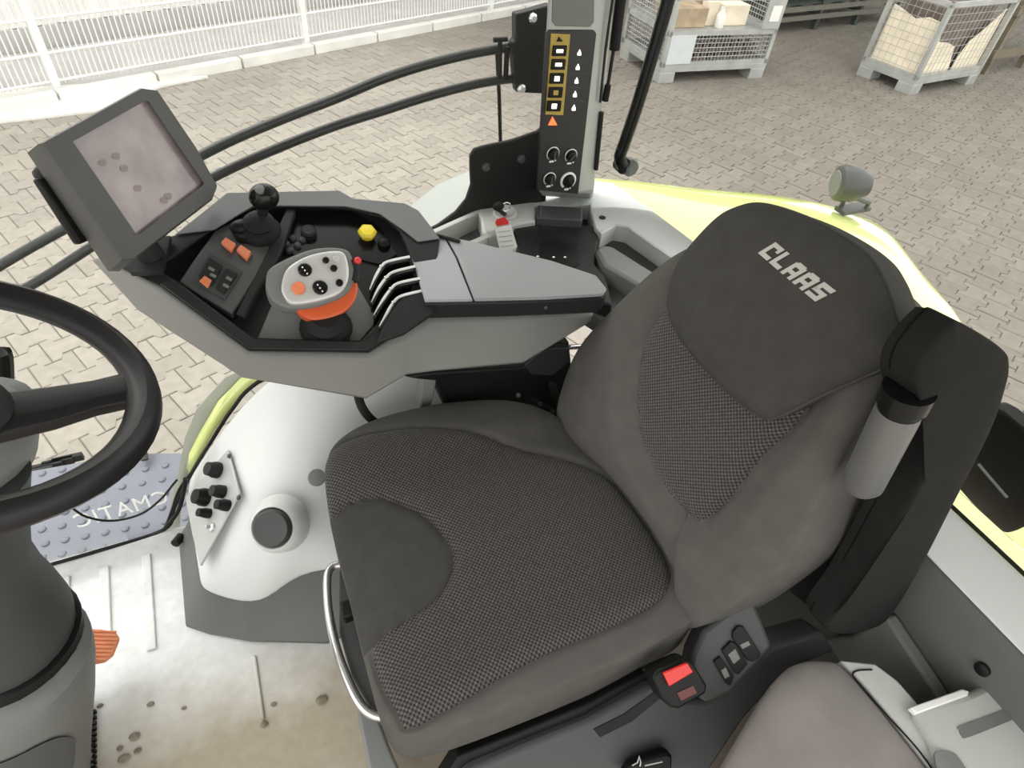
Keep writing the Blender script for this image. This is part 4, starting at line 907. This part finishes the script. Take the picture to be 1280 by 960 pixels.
# ball-headed joystick
jb = c1(326, 290, 0); jt = at(330, 246, Y=jb.y-.015)
js = obj('cross_lever', join(lathe(jb, CN, [(.040, -.004), (.040, .006), (.034, .016), (.026, .022), (.030, .030), (.022, .038), (.012, .046)], 20), tube([jb, jt], .010, 10)), M['rubber'], con)
obj('lever_head', ball(jt, .027, 18, (1.05, .9, .95)), M['gloss'], js)
obj('head_button', lathe(jt+nrm((.4, -.6, .7))*.022, (.4, -.6, .7), [(.009, 0), (.009, .006), (.005, .008)], 12), M['black'], js)
obj('head_button', lathe(jt+nrm((-.2, -.5, .85))*.022, (-.2, -.5, .85), [(.009, 0), (.009, .006), (.005, .008)], 12), M['mid'], js)
j2 = c1(303, 284, .012); obj('hand_brake_lever', join(ball(j2, .022, 14, (1.1, .8, .7)), lathe(c1(306, 296, 0), CN, [(.02, 0), (.015, .015)], 14)), M['black'], con)
# multi-function lever
lb = c1(408, 412, -.018)
boot = obj('lever_boot', lathe(lb, CN, [(.048, 0), (.050, .008), (.044, .013), (.046, .020), (.038, .026), (.040, .033), (.032, .042), (.026, .05)], 20), M['rubber'], con)
gpn = nrm((.10, -.62, .78)); gp = (lb+Vector((-.005, .012, .105)), gpn)
def gl(px, h=0): return pts(px, pl=(gp[0]+gpn*h, gpn))
grip = obj('lever_grip', pillow(spline(gl([(333, 345), (346, 330), (390, 312), (428, 311), (440, 322), (444, 345), (432, 368), (395, 383), (360, 385), (338, 372)], -.012), 5), gpn, .006, .040, p=4, rings=8, edge=.01), M['mid'], con)
obj('grip_base', join(lathe(gp[0]-gpn*.055+Vector((0, .0, 0)), gpn, [(.030, -.03), (.034, -.01), (.042, .006), (.046, .018), (.040, .026)], 20)), M['orange'], con, label='orange lower ring of the lever')
obj('grip_skirt', pillow(spline(gl([(368, 380), (396, 378), (428, 362), (441, 345), (447, 358), (442, 378), (422, 394), (386, 399)], -.022), 5), gpn, .002, .022, p=5, rings=6, edge=.006), M['orange'], grip, label='orange lower edge of the grip')
fp_ = obj('grip_face', pillow(spline(gl([(352, 356), (360, 335), (388, 319), (424, 314), (434, 326), (435, 350), (424, 367), (395, 377), (366, 380), (355, 370)]), 5), gpn, .004, .010, p=5, rings=8, edge=.003), M['silver'], grip, label='silver face plate')
bp_ = lambda x, y, r, m_, h=.007, nm='grip_button': obj(nm, lathe(at(x, y, pl=(gp[0]+gpn*.003, gpn)), gpn, [(r, -.002), (r, h*.6), (r*.8, h), (.001, h)], 18), M[m_], grip)
bp_(381, 338, .0125, 'gloss'); bp_(400, 360, .0135, 'gloss'); bp_(373, 361, .0120, 'orange2', .008); bp_(407, 326, .0062, 'gloss'); bp_(417, 336, .0066, 'gloss'); bp_(424, 354, .0068, 'gloss'); bp_(420, 325, .0070, 'silver')
for (x, y) in ((378, 334), (384, 342), (397, 356), (403, 364), (381, 338), (400, 360)):
    obj('button_mark', ball(at(x, y, pl=(gp[0]+gpn*.0105, gpn)), .0016, 6), M['white'], grip, smooth=False)
obj('side_paddle', join(tube(gl([(443, 325), (447, 338), (444, 352)], -.012), .008, 8)), M['char'], grip)
obj('side_button', ball(gl([(447, 326)], -.006)[0], .0075, 12), M['red'], grip)
obj('boot_label', prism(cl([(387, 425), (418, 424), (419, 431), (389, 432)], -.005), CN*.002), M['orange'], deck, smooth=False)
# loose dials and the yellow knob
obj('yellow_knob', lathe(c1(459, 297, -.018), CN, [(.010, 0), (.010, .010), (.019, .012), (.020, .020), (.015, .026), (.001, .027)], 6), M['yellow'], con, smooth=False)
obj('black_knob', lathe(c1(480, 306, -.018), CN, [(.014, 0), (.013, .010), (.008, .014)], 16), M['black'], con)
obj('rotary_dial', lathe(c1(386, 293, -.018), CN, [(.016, 0), (.016, .012), (.012, .016), (.001, .016)], 18), M['char'], con)
for x, y in ((358, 306), (366, 299), (372, 308), (362, 314), (378, 301)): obj('push_button', lathe(c1(x, y, -.018), CN, [(.008, 0), (.007, .006), (.004, .008)], 12), M['slate'], con)
# spool-valve levers: four arched fins with pale edges
for q in ([(462, 362), (468, 348), (476, 334), (485, 327), (512, 321)], [(464, 378), (472, 362), (482, 348), (492, 340), (519, 333)], [(467, 394), (477, 377), (488, 362), (498, 354), (525, 348)], [(474, 408), (482, 394), (491, 379), (502, 370), (530, 363)]):
    e = spline(cl(q, .022), 5, False); lo = [p-CN*.034 for p in e]
    fin = obj('valve_lever', strip(e, lo), M['gloss'], con, solid=.005)
    obj('pale_edge', tube(e, [.0008+.0022*min(1, i/6) for i in range(len(e))], 6), M['silver'], fin)
    obj('lever_tip', ball(e[10]+CN*.002, .004, 8), M['chrome'], fin)
obj('shoulder', prism(cl([(478, 410), (492, 386), (503, 374), (532, 367), (545, 378), (540, 396), (505, 420), (470, 432)], .010), CN*.012), M['char'], con, bev=.004)
# padded armrest
AN = nrm((0, -.12, 1)); A0 = Vector((.45, .93, .812))
def al(px, h=0): return pts(px, pl=(A0+AN*h, AN))
obj('pad_base', prism(al([(530, 379), (640, 377), (754, 373), (760, 364), (745, 346), (690, 328), (600, 306), (503, 286), (508, 306), (520, 345)]), AN*-.045), M['char'], con, bev=.006)
obj('armrest_pad', prism(al([(593, 378), (680, 376), (752, 372), (758, 364), (744, 347), (690, 329), (600, 307), (557, 298), (572, 325)], .001), AN*.008), M['pad'], con, bev=.004)
obj('front_lid', prism(al([(531, 379), (591, 378), (570, 325), (555, 298), (504, 287), (509, 306), (521, 345)], .001), AN*.007), mat('lid_blue_grey', (.29, .30, .32), .38, var=.03), con, bev=.003)
obj('pad_screw', lathe(at(682, 385, Y=.885), (0, -1, .1), [(.004, 0), (.003, .002)], 8), M['slate'], con)
obj('lid_cable', tube(spline(al([(495, 287), (520, 289), (545, 294), (575, 302)], .012), 5, False), .004, 8), M['black'], con)
und = obj('swing_arm', join(prism(pts([(505, 472), (540, 466), (655, 459), (690, 425), (712, 428), (716, 470), (700, 535), (640, 525), (560, 520), (545, 478)], Y=.985), (0, .10, 0))), M['black'], con, bev=.006)
obj('arm_bracket', prism(pts([(528, 474), (546, 474), (539, 512), (525, 512)], Y=.985), (0, .04, 0)), M['mid'], con, bev=.004)
obj('arm_plate', prism(pts([(656, 457), (680, 436), (712, 436), (714, 452), (690, 470), (664, 468)], Y=.915), (0, .02, 0)), M['char'], con, bev=.003)
obj('release_pin', cyl(at(712, 434, Y=.91), at(727, 433, Y=.91), .006, 12), M['chrome'], con)
for x, y in ((648, 494), (675, 505), (690, 515)): obj('bolt', ball(at(x, y, Y=.925), .006, 8), M['slate'], con)
obj('mechanism', join(tube(pts([(660, 500), (690, 515), (708, 528)], Y=.95), .012, 8), tube(pts([(690, 480), (700, 520), (706, 530)], Y=.955), .010, 8)), M['char'], con)

# ================================================================ TOUCH TERMINAL
MN = nrm((.74, -.57, .36)); M0 = Vector((-.15, 1.12, 1.05))
def ml(px, h=0): return pts(px, pl=(M0+MN*h, MN))
term = thing('touch_terminal', 'grey touch screen terminal tilted on the front of the armrest console', 'screen', M0-MN*.03)
oq = [(51, 178), (178, 108), (198, 111), (248, 185), (274, 232), (268, 248), (166, 326), (152, 326)]
hq = [(91, 177), (180, 127), (185, 126), (220, 178), (255, 229), (253, 232), (173, 294), (170, 292)]
n = len(oq); V = ml([(x-17, y+13) for x, y in oq], -.06)+ml([(x-3, y+2) for x, y in oq], -.010)+ml([((x-160)*.975+160, (y-215)*.975+215) for x, y in oq], 0)+ml(hq, 0)+ml(hq, -.010); F = [tuple(range(n))]
for k in range(4): F += [(k*n+i, k*n+(i+1) % n, (k+1)*n+(i+1) % n, (k+1)*n+i) for i in range(n)]
obj('housing', (V, F), mat('terminal_grey', (.062, .062, .060), .45, var=.05, bump=.04, bscale=500), term)
scm = mat('screen_glass', (.33, .28, .285), .12, var=.25, vscale=14)  # washed-out reflections put into the mottled mauve colour
obj('screen', prism(ml(hq, -.0095), MN*-.004), scm, term, smooth=False)
obj('back_cover', prism(ml([(46, 210), (160, 150), (235, 250), (142, 322)], -.06), MN*-.03), M['char'], term, bev=.012)
obj('side_grip', prism(ml([(46, 222), (60, 222), (114, 300), (100, 306)], -.060), MN*-.016), M['black'], term, bev=.005)
for x, y in ((145, 195), (155, 210), (172, 235), (210, 245), (128, 203), (205, 250)): obj('smudge', prism(spline(ml([(x-4, y-3), (x+4, y-3), (x+4, y+4), (x-4, y+3)], -.0090), 4), MN*.0002), mat('smudge_%d' % x, (.23, .175, .18), .3, var=.1), term, smooth=False)
obj('bracket', join(tube([M0-MN*.07, c1(190, 320, .02)], .022, 12), prism(cl([(150, 300), (215, 300), (205, 345), (165, 345)], .014), CN*.012)), M['char'], term)

# ================================================================ STEERING WHEEL AND COLUMN
WC = Vector((-.32, .64, 1.07)); WN = nrm((math.sin(math.radians(25)), 0, math.cos(math.radians(25)))); WR = .177
wu = Vector((math.cos(math.radians(25)), 0, -math.sin(math.radians(25)))); wv = Vector((0, 1, 0))
st = thing('steering_wheel', 'black steering wheel with flat spokes cut off by the left edge', 'steering wheel', WC)
RT = 56; rv, rf = [], []
for i in range(RT):
    q = 2*math.pi*i/RT; dr = wu*math.cos(q)+wv*math.sin(q)
    for k in range(16):
        a = 2*math.pi*k/16; e = .0195*(1-.10*abs(math.sin(2*a))); rv.append(WC+dr*(WR+e*math.cos(a))+WN*e*1.0*math.sin(a))
for i in range(RT):
    for k in range(16): rf.append((i*16+k, i*16+(k+1) % 16, ((i+1) % RT)*16+(k+1) % 16, ((i+1) % RT)*16+k))
obj('rim', (rv, rf), M['rim'], st)
tgt = at(172, 482, pl=(WC, WN)); q0 = math.atan2((tgt-WC).dot(wv), (tgt-WC).dot(wu))
def spoke(q):
    d = wu*math.cos(q)+wv*math.sin(q); s = WN.cross(d)
    secs = []
    for r, w_, h, t in ((.03, .034, -.045, .014), (.09, .030, -.030, .012), (.13, .025, -.016, .011), (.158, .026, -.006, .011), (.176, .042, -.002, .012)):
        c = WC+d*r+WN*h; secs.append([c+s*w_-WN*t, c+s*w_+WN*t*.2, c+s*w_*.6+WN*t, c-s*w_*.6+WN*t, c-s*w_+WN*t*.2, c-s*w_-WN*t])
    V = [p for x in secs for p in x]; F = [(j*6+i, j*6+(i+1) % 6, (j+1)*6+(i+1) % 6, (j+1)*6+i) for j in range(4) for i in range(6)]+[tuple(range(6)), tuple(range(24+5, 23, -1))]
    return V, F
for q in (q0, q0+2.2, q0-2.2): obj('spoke', spoke(q), M['rim'], st, bev=.003)
obj('hub', lathe(WC-WN*.075, WN, [(.045, 0), (.052, .03), (.055, .05), (.045, .06), (.02, .064), (.001, .064)], 24), M['char'], st)
colm = thing('steering_column', 'grey moulded steering column rising from the floor at the left edge', 'steering column', (-.62, .60, 0))
def ell(c, rx, ry, n=28): return [Vector((c[0]+rx*math.cos(2*math.pi*i/n), c[1]+ry*math.sin(2*math.pi*i/n), c[2])) for i in range(n)]
def stack(secs):
    V = [p for s in secs for p in s]; n = len(secs[0])
    F = [(j*n+i, j*n+(i+1) % n, (j+1)*n+(i+1) % n, (j+1)*n+i) for j in range(len(secs)-1) for i in range(n)]+[tuple(range(n)), tuple((len(secs)-1)*n+i for i in range(n))]
    return V, F
DH = Vector((.92, -.39, 0))
def sec(px, py, z, r, r2=None): return ell(at(px, py, Z=z)-DH*r, r, r2 or r)
def sc2(px, py, z, r): return ell(at(px, py, Z=z), r, r)
M['colg'] = mat('column_grey', (.13, .132, .127), .5, var=.05, spec=.3)
obj('base_cowl', stack([sc2(20, 1010, 0, .13), sc2(18, 950, .12, .132), sc2(16, 890, .25, .135), sc2(16, 845, .37, .128), sc2(16, 825, .41, .120), sc2(14, 812, .43, .10)]), M['colg'], colm)
obj('cowl_gap', stack([sc2(14, 818, .40, .115), sc2(12, 796, .45, .108)]), M['black'], colm)
M['upc'] = mat('cowl_dark_grey', (.045, .046, .046), .5, var=.05, spec=.25)
obj('upper_cowl', stack([sc2(12, 808, .42, .105), sc2(6, 780, .48, .100), sc2(-6, 752, .54, .088), sc2(-10, 728, .60, .07), sc2(-14, 700, .67, .055), sc2(-16, 650, .78, .05), sc2(-18, 600, .88, .05)]), M['upc'], colm)
obj('column_pod', stack([sec(26, 600, .84, .05), sec(37, 585, .86, .085), sec(39, 560, .91, .09), sec(37, 535, .95, .085), sec(20, 525, .97, .06)]), M['mid'], colm)
zc = [(0, at(20, 1010, Z=0), .13), (.12, at(18, 950, Z=.12), .132), (.25, at(16, 890, Z=.25), .135), (.37, at(16, 845, Z=.37), .128)]
def surf(th, z, off=.004):
    for (z0, c0, r0), (z1, c1_, r1) in zip(zc, zc[1:]):
        if z <= z1: break
    t = (z-z0)/(z1-z0); c = c0.lerp(c1_, t); r = r0+(r1-r0)*t+off
    return Vector((c.x+r*math.cos(th), c.y+r*math.sin(th), z))
gr_ = []
for i in range(25):
    th = math.radians(-190+i*(150/24)); k = max(0, (i-17)/7); zh = .345-.10*k**3; zl = .02+.16*k**2.2
    gr_.append([surf(th, zl+(zh-zl)*q/8) for q in range(9)])
obj('side_inset', grid(gr_), M['slate'], colm)
obj('stalk', tube(spline(pts([(-40, 470), (-8, 455), (2, 440), (5, 475), (3, 500)], Y=.86), 4, False), .012, 8), M['black'], colm)
# brake pedal
pp_ = (at(128, 806, Z=.13), nrm((.35, -.1, 1)))
ped = thing('brake_pedal', 'orange ribbed foot pedal beside the steering column', 'pedal', at(110, 806, Z=0))
pp = obj('pedal_plate', prism(pts([(92, 785), (126, 786), (144, 789), (150, 797), (142, 817), (132, 825), (112, 829), (92, 829)], pl=pp_), pp_[1]*-.016), M['pedal'], ped, bev=.003)
for i in range(8):
    y = 788.5+i*5; x1 = 146-max(0, i-2)*2.6
    obj('rib', tube(pts([(94, y), (x1, y+1)], pl=(pp_[0]+pp_[1]*.001, pp_[1])), .0022, 6), M['pedal'], pp)
obj('pedal_arm', tube([pp_[0]-pp_[1]*.012, Vector((-.66, .78, .02))], .014, 10), M['char'], ped)
tr = thing('toothed_strip', 'dark toothed strip on the floor at the foot of the steering column', 'strip', at(114, 920, Z=0))
obj('strip', prism(pts([(104, 872), (112, 872), (116, 965), (104, 965)], Z=.012), (0, 0, -.012)), M['mid'], tr, smooth=False)
for i in range(11): obj('tooth', box(at(117.5, 890+i*7, Z=.006), (.008, .006, .012)), M['black'], tr, smooth=False)
for p in ((110, 885), (108, 945)): obj('tuft', ball(at(*p, Z=.014), .011, 8, (1, 1.3, .7)), M['mud'], tr, smooth=False)
